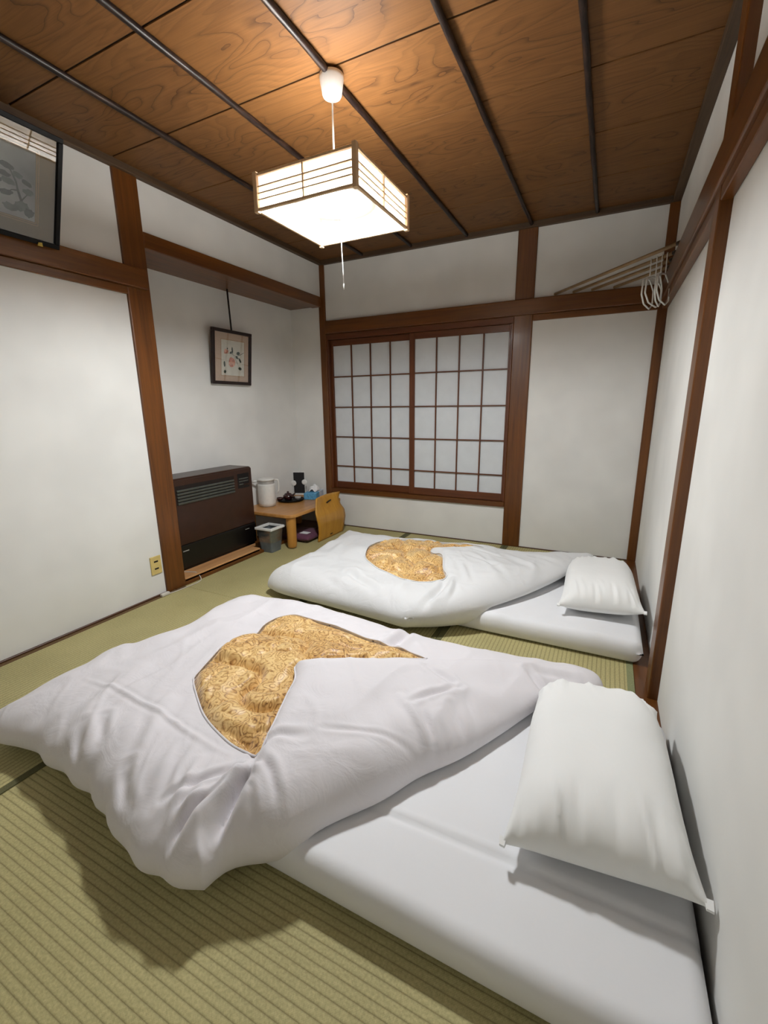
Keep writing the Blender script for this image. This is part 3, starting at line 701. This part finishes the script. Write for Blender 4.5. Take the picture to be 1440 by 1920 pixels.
cr2 = [([(1.15, -1.56), (1.40, -1.70)], .02, -.016), ([(1.05, -1.60), (1.30, -1.72)], .02, .010), ([(1.725, -1.445), (1.735, -1.56), (1.70, -1.72)], .018, -.024), ([(1.76, -1.45), (1.79, -1.56), (1.78, -1.66)], .012, .012),
 ([(1.759, -1.107), (1.939, -1.18)], .016, -.010), ([(1.946, -0.907), (2.136, -1.089), (2.15, -1.22)], .02, .012), ([(1.806, -1.03), (2.04, -1.35)], .02, -.010), ([(1.04, -1.5), (1.3, -1.56)], .025, .008), ([(1.684, -0.968), (1.967, -1.011)], .014, -.008),
 ([(2.1, -0.85), (2.25, -0.95)], .02, -.010), ([(0.8, -0.95), (0.9, -1.4)], .03, .008), ([(1.75, -1.25), (1.85, -1.45)], .014, .010)]
d2 = duvet('white duvet folded back on the far mattress below the window, small gold opening', near2, diag2, far2, left2, hole2, flap2, cr2,
      (0.06, 0.14, 0.19, 0.08), (0.18, 0.225, 0.215, 0.20), 0.030, 0.035, M['duvet_far'], 8.7, (0.80, -1.56, -0.65, 2.7), (1.50, 1.80), (230, 180))

def pillow(label, cx, cy, z, Lx, Ly, T, rotz, tilt, seed, mat):
    n = 70; t = np.linspace(-1, 1, n); ee = np.sin(t * math.pi / 2) * 0.6 + t * 0.4
    U, V = np.meshgrid(ee, ee, indexing='ij')
    pin = 0.085 * (1 - np.abs(V) ** 4); pin2 = 0.055 * (1 - np.abs(U) ** 4)
    X = U * Lx / 2 * (1 - pin * np.abs(U) ** 3); Y = V * Ly / 2 * (1 - pin2 * np.abs(V) ** 3)
    X = X * (1 - 0.10 * sstep(V, 0.2, 1.0)); Y = Y - 0.035 * np.abs(U) ** 4 * sstep(V, 0.5, 1.0)
    h = (np.maximum(0, 1 - np.abs(U) ** 3.2) ** 0.55) * (np.maximum(0, 1 - np.abs(V) ** 3.6) ** 0.52)
    h = h * (1 + 0.10 * fbm(U * 1.3 + seed, V * 1.3, 2))
    edge = sstep(np.abs(V), 0.42, 0.86) * (1 - sstep(np.abs(V), 0.97, 1.0))
    rgp = 1 - np.minimum(1, np.abs(vnoise(U * 5.5 + V * 1.6 + seed, V * 1.1 + 2 * U)) * 6)
    wr = 0.014 * vnoise(U * 10 + seed, V * 2.0 + U * 1.5) * edge + 0.010 * rgp * edge + 0.006 * vnoise(V * 11 + seed, U * 2) * sstep(np.abs(U), 0.55, 0.9)
    Zt = T * 0.60 * h + wr * np.minimum(1, h * 3); Zl = -T * 0.40 * h
    me_v, F = two_sided('p', X, Y, Zt, np.minimum(Zl, Zt), None, None, (0, 0, 0))
    e = empty('pillow', (cx, cy, z)); e.rotation_euler = (tilt[0], tilt[1], rotz); tag(e, label, 'pillow')
    quick_mesh('pillowcase', me_v, F, mat, e, (0, 0, 0))
    for (sx, sy) in ((-1, -1), (1, -1)):
        px, py = sx * Lx / 2 * 0.985, sy * Ly / 2 * 0.99
        mesh_obj('corner_tab', [(px - .006, py - .006, .003), (px + .006, py - .009, .003), (px + .008, py + .010, .008), (px - .008, py + .012, .008), (px - .006, py - .006, -.003), (px + .006, py - .009, -.003), (px + .008, py + .010, -.008), (px - .008, py + .012, -.008)],
                 [(0, 1, 2, 3), (7, 6, 5, 4), (0, 4, 5, 1), (1, 5, 6, 2), (2, 6, 7, 3), (3, 7, 4, 0)], mat, e)
    return e
pillow('plump white pillow on the near mattress, closest to the camera', 2.508, -2.488, 0.186, 0.400, 0.650, 0.180, math.radians(2), (math.radians(0), math.radians(-5), 0), 3.0, M['pillow'])
pillow('plump white pillow on the far mattress, near the hanger corner', 2.490, -1.10, 0.184, 0.385, 0.66, 0.170, math.radians(2), (0, math.radians(-4), 0), 9.0, M['pillow'])

# ------------------------------------------------------------------ pictures
def ellipse(cx, cy, a, b, rot=0.0, n=16, wob=0.0, seed=0):
    r = random.Random(seed); out = []
    for k in range(n):
        t = 2 * math.pi * k / n; s = 1 + wob * (r.random() - 0.5) * 2
        x, y = a * s * math.cos(t), b * s * math.sin(t)
        out.append((cx + x * math.cos(rot) - y * math.sin(rot), cy + x * math.sin(rot) + y * math.cos(rot)))
    return out
def stroke(pts, w0, w1):
    L = []; Rr = []
    for i, p in enumerate(pts):
        a = Vector(pts[max(0, i - 1)]); b = Vector(pts[min(len(pts) - 1, i + 1)]); d = (b - a).normalized(); nrm = Vector((-d.y, d.x)); wv = w0 + (w1 - w0) * i / (len(pts) - 1)
        L.append(tuple(Vector(p) + nrm * wv)); Rr.append(tuple(Vector(p) - nrm * wv))
    return L + Rr[::-1]
def brush(name, pts, x, mat, parent):      # flat paint patch on a picture; pts are (y, z)
    return mesh_obj(name, [(x, p[0], p[1]) for p in pts], [tuple(range(len(pts)))], mat, parent)
def picture(name, loc, W_, H_, fw, fmat, mmat, art, amat, lean, label, depth=0.024):
    e = empty(name, loc); e.rotation_euler = (0, lean, 0); tag(e, label, 'picture')
    bm = bmesh.new()
    for b in ((-W_, 0, 0, fw), (-W_, 0, H_ - fw, H_), (-W_, -W_ + fw, fw, H_ - fw), (-fw, 0, fw, H_ - fw)):
        add_box(bm, 0, depth, b[0], b[1], b[2], b[3], 0.002)
    bm_obj('frame', bm, fmat, e)
    box('mount', 0.003, 0.008, -W_ + fw * .6, -fw * .6, fw * .6, H_ - fw * .6, mmat, e, 0)
    y0, y1, z0, z1 = art
    e_art = box('artwork_sheet', 0.008, 0.0086, y0, y1, z0, z1, amat, e, 0)
    box('glass', 0.0150, 0.0165, -W_ + fw * .8, -fw * .8, fw * .8, H_ - fw * .8, M['glass'], e, 0)
    return e, e_art
big, big_art = picture('framed_picture', (0.040, -2.272, 1.893), 0.78, 0.44, 0.020, M['black_lac'], M['mat_taupe'], (-0.685, -0.098, 0.085, 0.345), M['ink_paper'], math.radians(21), 'large black framed ink painting of a pine, leaning out above the left wall rail')
bm = bmesh.new()
for off in (0.004, 0.012):
    for b in ((-0.685 - off, -0.098 + off, 0.085 - off - .0015, 0.085 - off), (-0.685 - off, -0.098 + off, 0.345 + off, 0.345 + off + .0015), (-0.098 + off, -0.098 + off + .0015, 0.085 - off, 0.345 + off), (-0.685 - off - .0015, -0.685 - off, 0.085 - off, 0.345 + off)):
        add_box(bm, 0.008, 0.0088, *b)
bm_obj('gilt_line', bm, M['gilt'], big)
px = 0.0090
rp = random.Random(4)
trunk = [(-0.125, 0.105), (-0.150, 0.150), (-0.163, 0.185), (-0.170, 0.215), (-0.190, 0.250), (-0.235, 0.270)]
brush('painted_trunk', stroke(trunk, 0.006, 0.002), px + .0002, M['ink_dark'], big_art)
brush('painted_branch', stroke([(-0.163, 0.185), (-0.185, 0.180), (-0.205, 0.165)], 0.003, 0.001), px + .0002, M['ink_dark'], big_art)
brush('painted_branch', stroke([(-0.150, 0.15), (-0.13, 0.178), (-0.112, 0.185)], 0.003, 0.001), px + .0002, M['ink_dark'], big_art)
for k, (a, b, ra, rb) in enumerate([(-0.205, 0.262, .026, .011), (-0.165, 0.240, .020, .011), (-0.213, 0.230, .022, .010), (-0.198, 0.208, .026, .012), (-0.130, 0.222, .020, .010), (-0.125, 0.190, .020, .012), (-0.205, 0.165, .024, .011), (-0.150, 0.130, .030, .020), (-0.120, 0.112, .020, .018), (-0.19, 0.115, .03, .014), (-0.25, 0.20, .03, .013), (-0.27, 0.15, .03, .018), (-0.32, 0.24, .035, .014), (-0.36, 0.17, .04, .02), (-0.45, 0.13, .05, .03), (-0.55, 0.2, .05, .03)]):
    brush('painted_needles', ellipse(a, b, ra, rb, rp.uniform(-.2, .2), 18, 0.18, k), px + .0004 + .00004 * k, M['ink_mid' if k % 2 else 'ink_dark'], big_art)
prism('hanging_clip', [(-0.012, -0.006), (0.010, -0.006), (0.006, 0.010), (-0.008, 0.008)], 0, 0.004, M['tag'], big, (0.030, -0.086, 0.002), 0, (math.radians(90), 0, math.radians(90)))

small, small_art = picture('framed_picture', (-0.337, -0.648, 1.343), 0.418, 0.412, 0.024, M['brown_frame'], M['mat_pink'], (-0.318, -0.072, 0.070, 0.335), M['art_paper'], math.radians(6.5), 'small dark framed flower painting hanging on a cord in the alcove')
px = 0.0090; AY = lambda u: -0.318 + u * 0.246; AZ = lambda v: 0.335 - v * 0.265
def fl(name, u, v, a, b, rot, mat, k): brush(name, ellipse(AY(u), AZ(v), a * 0.246, b * 0.265, rot, 16, 0.12, k), px + .0004 + .00004 * k, mat, small_art)
brush('painted_stem', stroke([(AY(.98), AZ(.30)), (AY(.80), AZ(.38)), (AY(.62), AZ(.44)), (AY(.40), AZ(.36)), (AY(.2), AZ(.36))], .0018, .001), px + .0002, M['leaf'], small_art)
brush('painted_stem', stroke([(AY(.55), AZ(.45)), (AY(.68), AZ(.62)), (AY(.80), AZ(.78))], .0014, .001), px + .00022, M['leaf'], small_art)
for k, (u, v, a, b, r_, m_) in enumerate([(.20, .33, .10, .055, .3, 'petal'), (.17, .30, .05, .05, 0, 'petal2'), (.44, .60, .13, .13, .2, 'petal'), (.40, .66, .10, .07, .5, 'petal2'), (.50, .54, .07, .05, -.4, 'petal'), (.52, .66, .06, .06, 0, 'petal2'), (.43, .72, .08, .035, 0, 'petal'),
    (.46, .27, .035, .10, .1, 'leaf'), (.40, .34, .05, .035, .4, 'leaf'), (.72, .34, .08, .05, .2, 'leaf'), (.66, .46, .07, .035, -.5, 'leaf'), (.80, .54, .09, .035, -.9, 'leaf'), (.12, .68, .035, .09, .1, 'leaf'), (.80, .78, .08, .045, -.2, 'leaf'), (.14, .90, .05, .05, -.7, 'leaf'), (.25, .24, .02, .03, 0, 'leaf')]):
    fl('painted_petal' if 'petal' in m_ else 'painted_leaf', u, v, a, b, r_, M[m_], k)
bm = bmesh.new()
for b in ((-0.324, -0.066, 0.064, 0.067), (-0.324, -0.066, 0.338, 0.341), (-0.324, -0.321, 0.064, 0.341), (-0.069, -0.066, 0.064, 0.341)): add_box(bm, 0.008, 0.0088, *b)
bm_obj('gilt_line', bm, M['gilt'], small)
tube('hanging_cord', [(-0.335 + 0.055, -0.862, 1.752), (-0.285, -0.862, 1.90), (-0.29, -0.862, 2.051)], 0.0065, M['slot'], None, 8)
hc = bpy.data.objects['hanging_cord']; tag(hc, 'dark twisted cord from the alcove soffit to the flower painting', 'cord')

# ------------------------------------------------------------------ gas heater and its board
brd = empty('heater_board', (-0.17, -1.4, 0.004)); tag(brd, 'pale wooden board under the brown heater', 'board')
for k, (a, b) in enumerate(((-0.325, -0.219), (-0.217, -0.111), (-0.109, 0.0))):
    ye = -0.965 if k < 2 else -1.045
    box('plank', a + 0.17, b + 0.17 + (0.010 if k == 2 else 0), -1.772 + 1.4, ye + 1.4, 0.020, 0.043, M['board_y'], brd, 0.002)
box('front_edge', 0.155, 0.180, -1.772 + 1.4, -1.05 + 1.4, 0.020, 0.034, M['wood_y'], brd, 0.001)
box('riser', -0.14, 0.12, -1.70 + 1.4, -1.1 + 1.4, 0.0, 0.020, M['wood_y'], brd, 0)
ht = empty('space_heater', (-0.22, -1.335, 0.047)); tag(ht, 'dark brown fan heater with grey louvres in the alcove', 'heater')
bm = bmesh.new(); add_box(bm, -0.12, 0.115, -0.385, 0.385, 0.018, 0.650, 0.018, 3); bm_obj('body', bm, M['heater'], ht)
box('front_panel', 0.115, 0.1225, -0.372, 0.372, 0.19, 0.640, M['heater'], ht, 0.004, 2)
box('lower_panel', 0.110, 0.1215, -0.378, 0.378, 0.022, 0.186, M['heater_dk'], ht, 0.006, 2)
box('plinth', -0.10, 0.105, -0.37, 0.37, 0.0, 0.018, M['heater_dk'], ht, 0.002)
orc = box('outlet_recess', 0.1215, 0.1235, -0.350, 0.180, 0.470, 0.600, M['slot'], ht, 0.001)
for k in range(5):
    z = 0.482 + k * 0.0215
    o = box('louvre', 0.0, 0.012, -0.345, 0.172, -0.0055, 0.0055, M['louver'], orc, 0.001, 1, (0.123, 0, z)); o.rotation_euler = (0, math.radians(24), 0)
crc = box('control_recess', 0.1215, 0.1240, 0.215, 0.340, 0.490, 0.606, M['heater_dk'], ht, 0.001)
for k, (z, l) in enumerate(((0.566, .10), (0.545, .10), (0.522, .045))): box('control_bar', 0.1238, 0.1262, 0.228, 0.228 + l, z - 0.004, z + 0.004, M['louver'], crc, 0.001)
for k in range(3): box('button', 0.1238, 0.1268, 0.283 + k * 0.018, 0.295 + k * 0.018, 0.510, 0.522, M['heater'], crc, 0.001)
box('brand_mark', 0.1212, 0.1222, -0.345, -0.295, 0.140, 0.147, M['silver'], ht, 0); box('brand_mark', 0.1212, 0.1222, 0.255, 0.300, 0.148, 0.153, M['silver'], ht, 0)

# outlet, cord
ou = empty('wall_outlet', (0.0005, -1.966, 0.205)); tag(ou, 'ivory two-socket wall outlet beside the alcove post', 'outlet')
box('plate', 0, 0.008, -0.036, 0.036, -0.058, 0.058, M['ivory'], ou, 0.003, 2)
for z in (-0.022, 0.024): box('socket_slot', 0.0078, 0.0086, -0.014, 0.014, z - 0.005, z + 0.005, M['slot'], ou, 0)
cd_ = empty('power_cord', (0.03, -1.9, 0.0)); tag(cd_, 'white power cord with plug on the tatami by the post foot', 'cord')
pts = catmull([(-0.10 - .03, -1.700 + 1.9), (0.0 - .03, -1.66 + 1.9), (0.035 - .03, -1.67 + 1.9), (0.052 - .03, -1.72 + 1.9), (0.05 - .03, -1.79 + 1.9), (0.045 - .03, -1.87 + 1.9), (0.035 - .03, -1.925 + 1.9)], 40)
zz = [0.0505 if p[0] < -0.045 else (0.0505 - (0.047) * min(1, (p[0] + 0.045) / 0.05)) for p in pts]
mx_ = 0
for i in range(len(zz)):
    mx_ = 1 if (zz[i] < 0.006) else mx_
    zz[i] = 0.0035 if mx_ else zz[i]
tube('cable', [(p[0], p[1], z) for p, z in zip(pts, zz)], 0.0030, M['grey_cord'], cd_, 8)
bm = bmesh.new(); add_box(bm, -0.012, 0.012, -0.045, 0.012, 0.002, 0.020, 0.005, 2); bm_obj('plug', bm, M['grey_cord'], cd_, (0.005, -0.035, 0))

# ------------------------------------------------------------------ low table and what stands on it
tb = empty('low_table', (-0.055, -0.485, 0.0)); tag(tb, 'low honey-coloured wooden tea table beside the heater', 'table')
pts = []
for (cx, cy, a0) in ((0.195, 0.315, 0), (-0.205, 0.315, 90), (-0.205, -0.325, 180), (0.195, -0.325, 270)):
    for k in range(6):
        a = math.radians(a0 + 18 * k); pts.append((cx + 0.085 * math.cos(a), cy + 0.085 * math.sin(a)))
prism('table_top', pts, 0.272, 0.300, M['table_y'], tb, (0, 0, 0), 0.006)
box('apron', -0.20, 0.20, -0.32, 0.31, 0.240, 0.272, M['table_y'], tb, 0.004)
for (x, y) in ((0.215, -0.335), (-0.225, -0.335), (-0.225, 0.325), (0.215, 0.325)):
    lathe('leg', [(0.030, 0.006), (0.036, 0.010), (0.040, 0.03), (0.042, 0.26), (0.042, 0.272)], M['table_z'], tb, 24, (x, y, 0.0 if x > 0 else 0.0))
kt = empty('thermal_pot', (-0.215, -0.665, 0.3005)); kt.scale = (1.14, 1.14, 1.14); tag(kt, 'white insulated hot-water pot standing on the tea table', 'kettle')
lathe('body', [(0.055, 0.004), (0.062, 0.006), (0.0655, 0.03), (0.066, 0.165), (0.064, 0.178)], M['kettle'], kt, 36)
lathe('base', [(0.055, 0.0), (0.060, 0.0), (0.060, 0.010)], M['kettle_grey'], kt, 36)
lathe('collar', [(0.063, 0.176), (0.061, 0.182), (0.060, 0.200), (0.062, 0.204)], M['kettle_grey'], kt, 36)
lathe('lid', [(0.064, 0.203), (0.065, 0.210), (0.058, 0.218), (0.03, 0.222), (0.012, 0.222)], M['kettle'], kt, 36)
tube('handle', [(0.048, 0.042, 0.205), (0.068, 0.058, 0.203), (0.072, 0.062, 0.18), (0.070, 0.061, 0.12), (0.062, 0.052, 0.10)], 0.007, M['kettle'], kt, 8)
tube('spout', [(-0.045, -0.035, 0.195), (-0.072, -0.055, 0.198), (-0.082, -0.062, 0.19)], 0.009, M['kettle'], kt, 8)
tr = empty('tea_tray', (-0.165, -0.400, 0.3005)); tag(tr, 'round black lacquer tray under the teapot', 'tray')
lathe('dish', [(0.105, 0.0), (0.112, 0.002), (0.125, 0.012), (0.127, 0.016), (0.122, 0.015), (0.108, 0.006), (0.02, 0.006)], M['black_lac'], tr, 40)
tp = empty('teapot', (-0.190, -0.405, 0.3070)); tag(tp, 'small dark red-brown side-handle teapot on the black tray', 'teapot')
lathe('body', [(0.026, 0.0), (0.034, 0.006), (0.047, 0.026), (0.046, 0.042), (0.034, 0.054), (0.026, 0.056)], M['teapot'], tp, 28)
lathe('lid', [(0.032, 0.055), (0.030, 0.060), (0.012, 0.067), (0.008, 0.070), (0.011, 0.078), (0.004, 0.083)], M['teapot'], tp, 24)
tube('handle', [(0.034, -0.020, 0.034), (0.060, -0.034, 0.046), (0.078, -0.044, 0.054)], [0.008, 0.007, 0.010], M['teapot'], tp, 10)
tube('spout', [(0.022, 0.036, 0.034), (0.032, 0.054, 0.048), (0.036, 0.062, 0.056)], [0.011, 0.008, 0.006], M['teapot'], tp, 10)
for k, (x, y, lb, mt) in enumerate(((-0.108, -0.362, 'small grey tea cup at the right side of the black tray', 'kettle_grey'), (-0.230, -0.475, 'small dark tea cup at the left side of the black tray', 'teapot'))):
    c = empty('tea_cup', (x, y, 0.3070)); tag(c, lb, 'cup', 'tea cups on the black tray')
    lathe('bowl', [(0.012, 0.003), (0.020, 0.006), (0.029, 0.018), (0.031, 0.030), (0.029, 0.030), (0.024, 0.016), (0.006, 0.008)], M[mt], c, 24)
    lathe('foot', [(0.014, 0.0), (0.015, 0.0), (0.014, 0.005)], M[mt], c, 20)
tb2 = empty('tissue_box', (-0.050, -0.190, 0.3005), math.radians(18)); tag(tb2, 'blue and white tissue box on the tea table', 'box')
box('carton', -0.062, 0.062, -0.115, -0.01, 0, 0.062, M['blue_box'], tb2, 0.003); box('carton_end', -0.062, 0.062, -0.01, 0.125, 0, 0.062, M['bluew_box'], tb2, 0.003)
n = 14; vs = []; fs = []
for i in range(n):
    for j in range(n):
        u, v = i / (n - 1) - .5, j / (n - 1) - .5
        vs.append((u * 0.085 * (1.25 - abs(v)), v * 0.15, 0.050 + 0.050 * max(0, 1 - 3.6 * u * u - 2.2 * v * v) + 0.016 * math.sin(9 * u + 13 * v) * (0.6 + v)))
for i in range(n - 1):
    for j in range(n - 1): q = i * n + j; fs.append((q, q + 1, q + n + 1, q + n))
o = mesh_obj('tissue', vs, fs, M['tissue'], tb2, (0, 0.02, 0.016), True); so = o.modifiers.new('s', 'SOLIDIFY'); so.thickness = 0.002
sg = empty('table_sign', (-0.275, -0.115, 0.3005), math.radians(22)); tag(sg, 'black upright card with white notched discs in a clear stand on the tea table', 'sign')
box('card', -0.055, 0.055, -0.002, 0.002, 0.012, 0.222, M['card_black'], sg, 0.001)
box('backing', -0.062, 0.062, 0.002, 0.005, 0.006, 0.228, M['white_pl'], sg, 0.001)
for sx, z in ((-1, 0.115), (1, 0.125)):
    lathe('disc', [(0.026, 0.0), (0.027, 0.001), (0.026, 0.003), (0.01, 0.003)], M['white_pl'], sg, 28, (sx * 0.055, -0.0025, z)).rotation_euler = (math.radians(90), 0, 0)
box('stand_foot', -0.060, 0.060, -0.035, 0.035, 0.0, 0.006, M['white_pl'], sg, 0.001)

# bent plywood legless chair leaning on the table edge
zs = empty('floor_chair', (0.275, -0.40, 0.0)); tag(zs, 'bent plywood legless chair standing upright against the tea table', 'chair')
nz, ny = 26, 14; vs = []; fs = []
zl = [0.0, 0.076, 0.15, 0.222, 0.276, 0.33, 0.385]; yl = [-0.600, -0.598, -0.618, -0.640, -0.632, -0.600, -0.580]; yr = [-0.195, -0.185, -0.18, -0.20, -0.238, -0.24, -0.20]; xl = [0.0, 0.012, 0.024, 0.026, 0.010, -0.008, -0.016]
for i in range(nz):
    z = 0.385 * i / (nz - 1); a = np.interp(z, zl, yl); b = np.interp(z, zl, yr); x = np.interp(z, zl, xl)
    for j in range(ny):
        t = j / (ny - 1); sag = -0.018 * (1 - (2 * t - 1) ** 2) * sstep(np.array(z), 0.16, 0.30)
        vs.append((x + float(sag), a + (b - a) * t + 0.40, z + (0.006 * (1 - (2 * t - 1) ** 2) if i == nz - 1 else 0) + 0.001))
for i in range(nz - 1):
    for j in range(ny - 1): q = i * ny + j; fs.append((q, q + 1, q + ny + 1, q + ny))
o = mesh_obj('shell', vs, fs, M['ply'], zs, (0, 0, 0), True); so = o.modifiers.new('s', 'SOLIDIFY'); so.thickness = 0.011; so.offset = -1
tube('grip_slot_shade', [(-0.014, -0.03, 0.322), (-0.018, 0.0, 0.328), (-0.017, 0.04, 0.335)], 0.0055, M['slot'], zs, 8)  # solid black bar; its colour stands for the darkness inside the hand slot
tube('maker_stud', [(0.006, -0.02, 0.030), (0.006, 0.01, 0.032)], 0.004, M['slot'], zs, 8)
# cushion under the table
cu = empty('floor_cushion', (0.085, -0.545, 0.0)); tag(cu, 'purple floor cushion tucked under the tea table', 'cushion')
n = 24; t = np.linspace(-1, 1, n); U, V = np.meshgrid(np.sin(t * math.pi / 2), np.sin(t * math.pi / 2), indexing='ij')
h = (1 - np.abs(U) ** 4) ** .5 * (1 - np.abs(V) ** 4) ** .5
Vv, F = two_sided('c', U * 0.135, V * 0.14, 0.040 + 0.038 * h, 0.040 - 0.037 * h, None, None, (0, 0, 0)); quick_mesh('pad', Vv, F, M['purple'], cu, (0, 0, 0))
box('cloth_label', 0.02, 0.10, -0.10, -0.04, 0.076, 0.0785, M['tissue'], cu, 0.001)
# waste bin
bn = empty('waste_bin', (0.008, -0.930, 0.0)); tag(bn, 'grey waste bin with white rim and clear liner under the tea table end', 'bin')
bn.location.x = 0.038; bn.location.y = -0.945
def frustum(name, a0, a1, z0, z1, mat, th=0.004, rows=1, wob=0.0):
    vs = []; fs = []; ring = []
    def rr(a):
        o_ = []
        for (cx, cy, s) in ((1, 1, 0), (-1, 1, 90), (-1, -1, 180), (1, -1, 270)):
            for k in range(4):
                t_ = math.radians(s + 30 * k); o_.append((cx * (a - .018) + .018 * math.cos(t_), cy * (a - .018) + .018 * math.sin(t_)))
        return o_
    rd = random.Random(5)
    prof_ = [(a0 - th, z0 + th + .001), (a0 - th - .001, z0)] if False else []
    lev = [(a0 + (a1 - a0) * i / rows, z0 + (z1 - z0) * i / rows) for i in range(rows + 1)]
    lev_in = [(a - th, z) for a, z in lev[::-1]]; lev_in[-1] = (lev_in[-1][0], z0 + 0.004)
    allv = lev + lev_in
    for (a, z) in allv:
        for p in rr(a): vs.append((p[0] * (1 + wob * (rd.random() - .5)), p[1] * (1 + wob * (rd.random() - .5)), z))
    m_ = 16
    for i in range(len(allv) - 1):
        for k in range(m_): k2 = (k + 1) % m_; fs.append((i * m_ + k, i * m_ + k2, (i + 1) * m_ + k2, (i + 1) * m_ + k))
    fs.append(tuple(range(m_))[::-1]); fs.append(tuple((len(allv) - 1) * m_ + k for k in range(m_)))
    return mesh_obj(name, vs, fs, mat, bn, smooth=False)
frustum('bucket', 0.060, 0.078, 0.001, 0.195, M['bin_grey'])
frustum('liner', 0.070, 0.0805, 0.085, 0.190, M['film'], 0.001, 5, 0.05)
bm = bmesh.new()
for b in ((-.086, .086, -.086, -.064), (-.086, .086, .064, .086), (-.086, -.064, -.064, .064), (.064, .086, -.064, .064)): add_box(bm, b[0], b[1], b[2], b[3], 0.190, 0.210, 0.003)
bm_obj('rim', bm, M['white_pl'], bn)

# ------------------------------------------------------------------ clothes poles in the corner and hangers
rods = [((2.022, -0.026), (2.700, -0.776), 'outermost and longest wooden clothes pole laid across the far right corner'), ((2.145, -0.026), (2.700, -0.613), 'second clothes pole from the outside in the far right corner, carrying hangers'),
        ((2.264, -0.026), (2.700, -0.475), 'third clothes pole from the outside in the far right corner'), ((2.400, -0.026), (2.700, -0.325), 'innermost and shortest clothes pole in the far right corner')]
for (a, b, lb) in rods:
    cx, cy = (a[0] + b[0]) / 2, (a[1] + b[1]) / 2
    e = empty('clothes_pole', (cx, cy, 1.93)); tag(e, lb, 'pole', 'clothes poles across the corner')
    tube('rod', [(a[0] - cx, a[1] - cy, -0.0035), (b[0] - cx, b[1] - cy, 0.0155)], 0.0095, M['bamboo'], e, 12)
    d = Vector((b[0] - a[0], b[1] - a[1], 0.019)).normalized()
    for s, p in ((1, Vector((b[0] - cx, b[1] - cy, 0.0155))),):
        tube('end_cap', [p - d * s * 0.03, p + d * s * 0.002], 0.0105, M['metal_dk'], e, 12)
def hanger(x, y, z, ang, lb, wd=0.17):
    e = empty('clothes_hanger', (x, y, z), ang); tag(e, lb, 'hanger', 'white hangers on the corner poles')
    tube('hook', [(0, -0.006, -0.030)] + [(0, 0.0135 * math.sin(a), 0.0135 * math.cos(a)) for a in np.linspace(math.radians(205), math.radians(-60), 12)][:0] + [(0, 0.0135 * math.cos(a), 0.0135 * math.sin(a)) for a in np.linspace(math.radians(-120), math.radians(-330), 12)], 0.0024, M['white_pl'], e, 6)
    tube('neck', [(0, -0.006, -0.028), (0, 0, -0.05), (0, 0, -0.095)], 0.0036, M['white_pl'], e, 6)
    tube('shoulder_loop', [(0, 0.01, -0.095), (0, wd * 0.5, -0.108), (0, wd * .97, -0.128), (0, wd, -0.136), (0, wd * 1.05, -0.196), (0, wd * 1.03, -0.204), (0, wd * 0.55, -0.236), (0, wd * .5, -0.238), (0, -wd * .5, -0.238), (0, -wd * 0.55, -0.236), (0, -wd * 1.03, -0.204), (0, -wd * 1.05, -0.196), (0, -wd, -0.136), (0, -wd * .97, -0.128), (0, -wd * 0.5, -0.108), (0, -0.01, -0.095)], 0.0045, M['white_pl'], e, 6, closed=True)
    return e
hz = 1.9425
hanger(2.585, -0.4945, hz - 0.001, math.radians(-12), 'white hanger on the second pole, leftmost of the bunch')
hanger(2.612, -0.523, hz, math.radians(-16), 'white hanger on the second pole, second from the left')
hanger(2.634, -0.546, hz, math.radians(-9), 'white hanger on the second pole, third from the left')
hanger(2.656, -0.569, hz + 0.001, math.radians(-14), 'white hanger on the second pole, closest to the right wall')
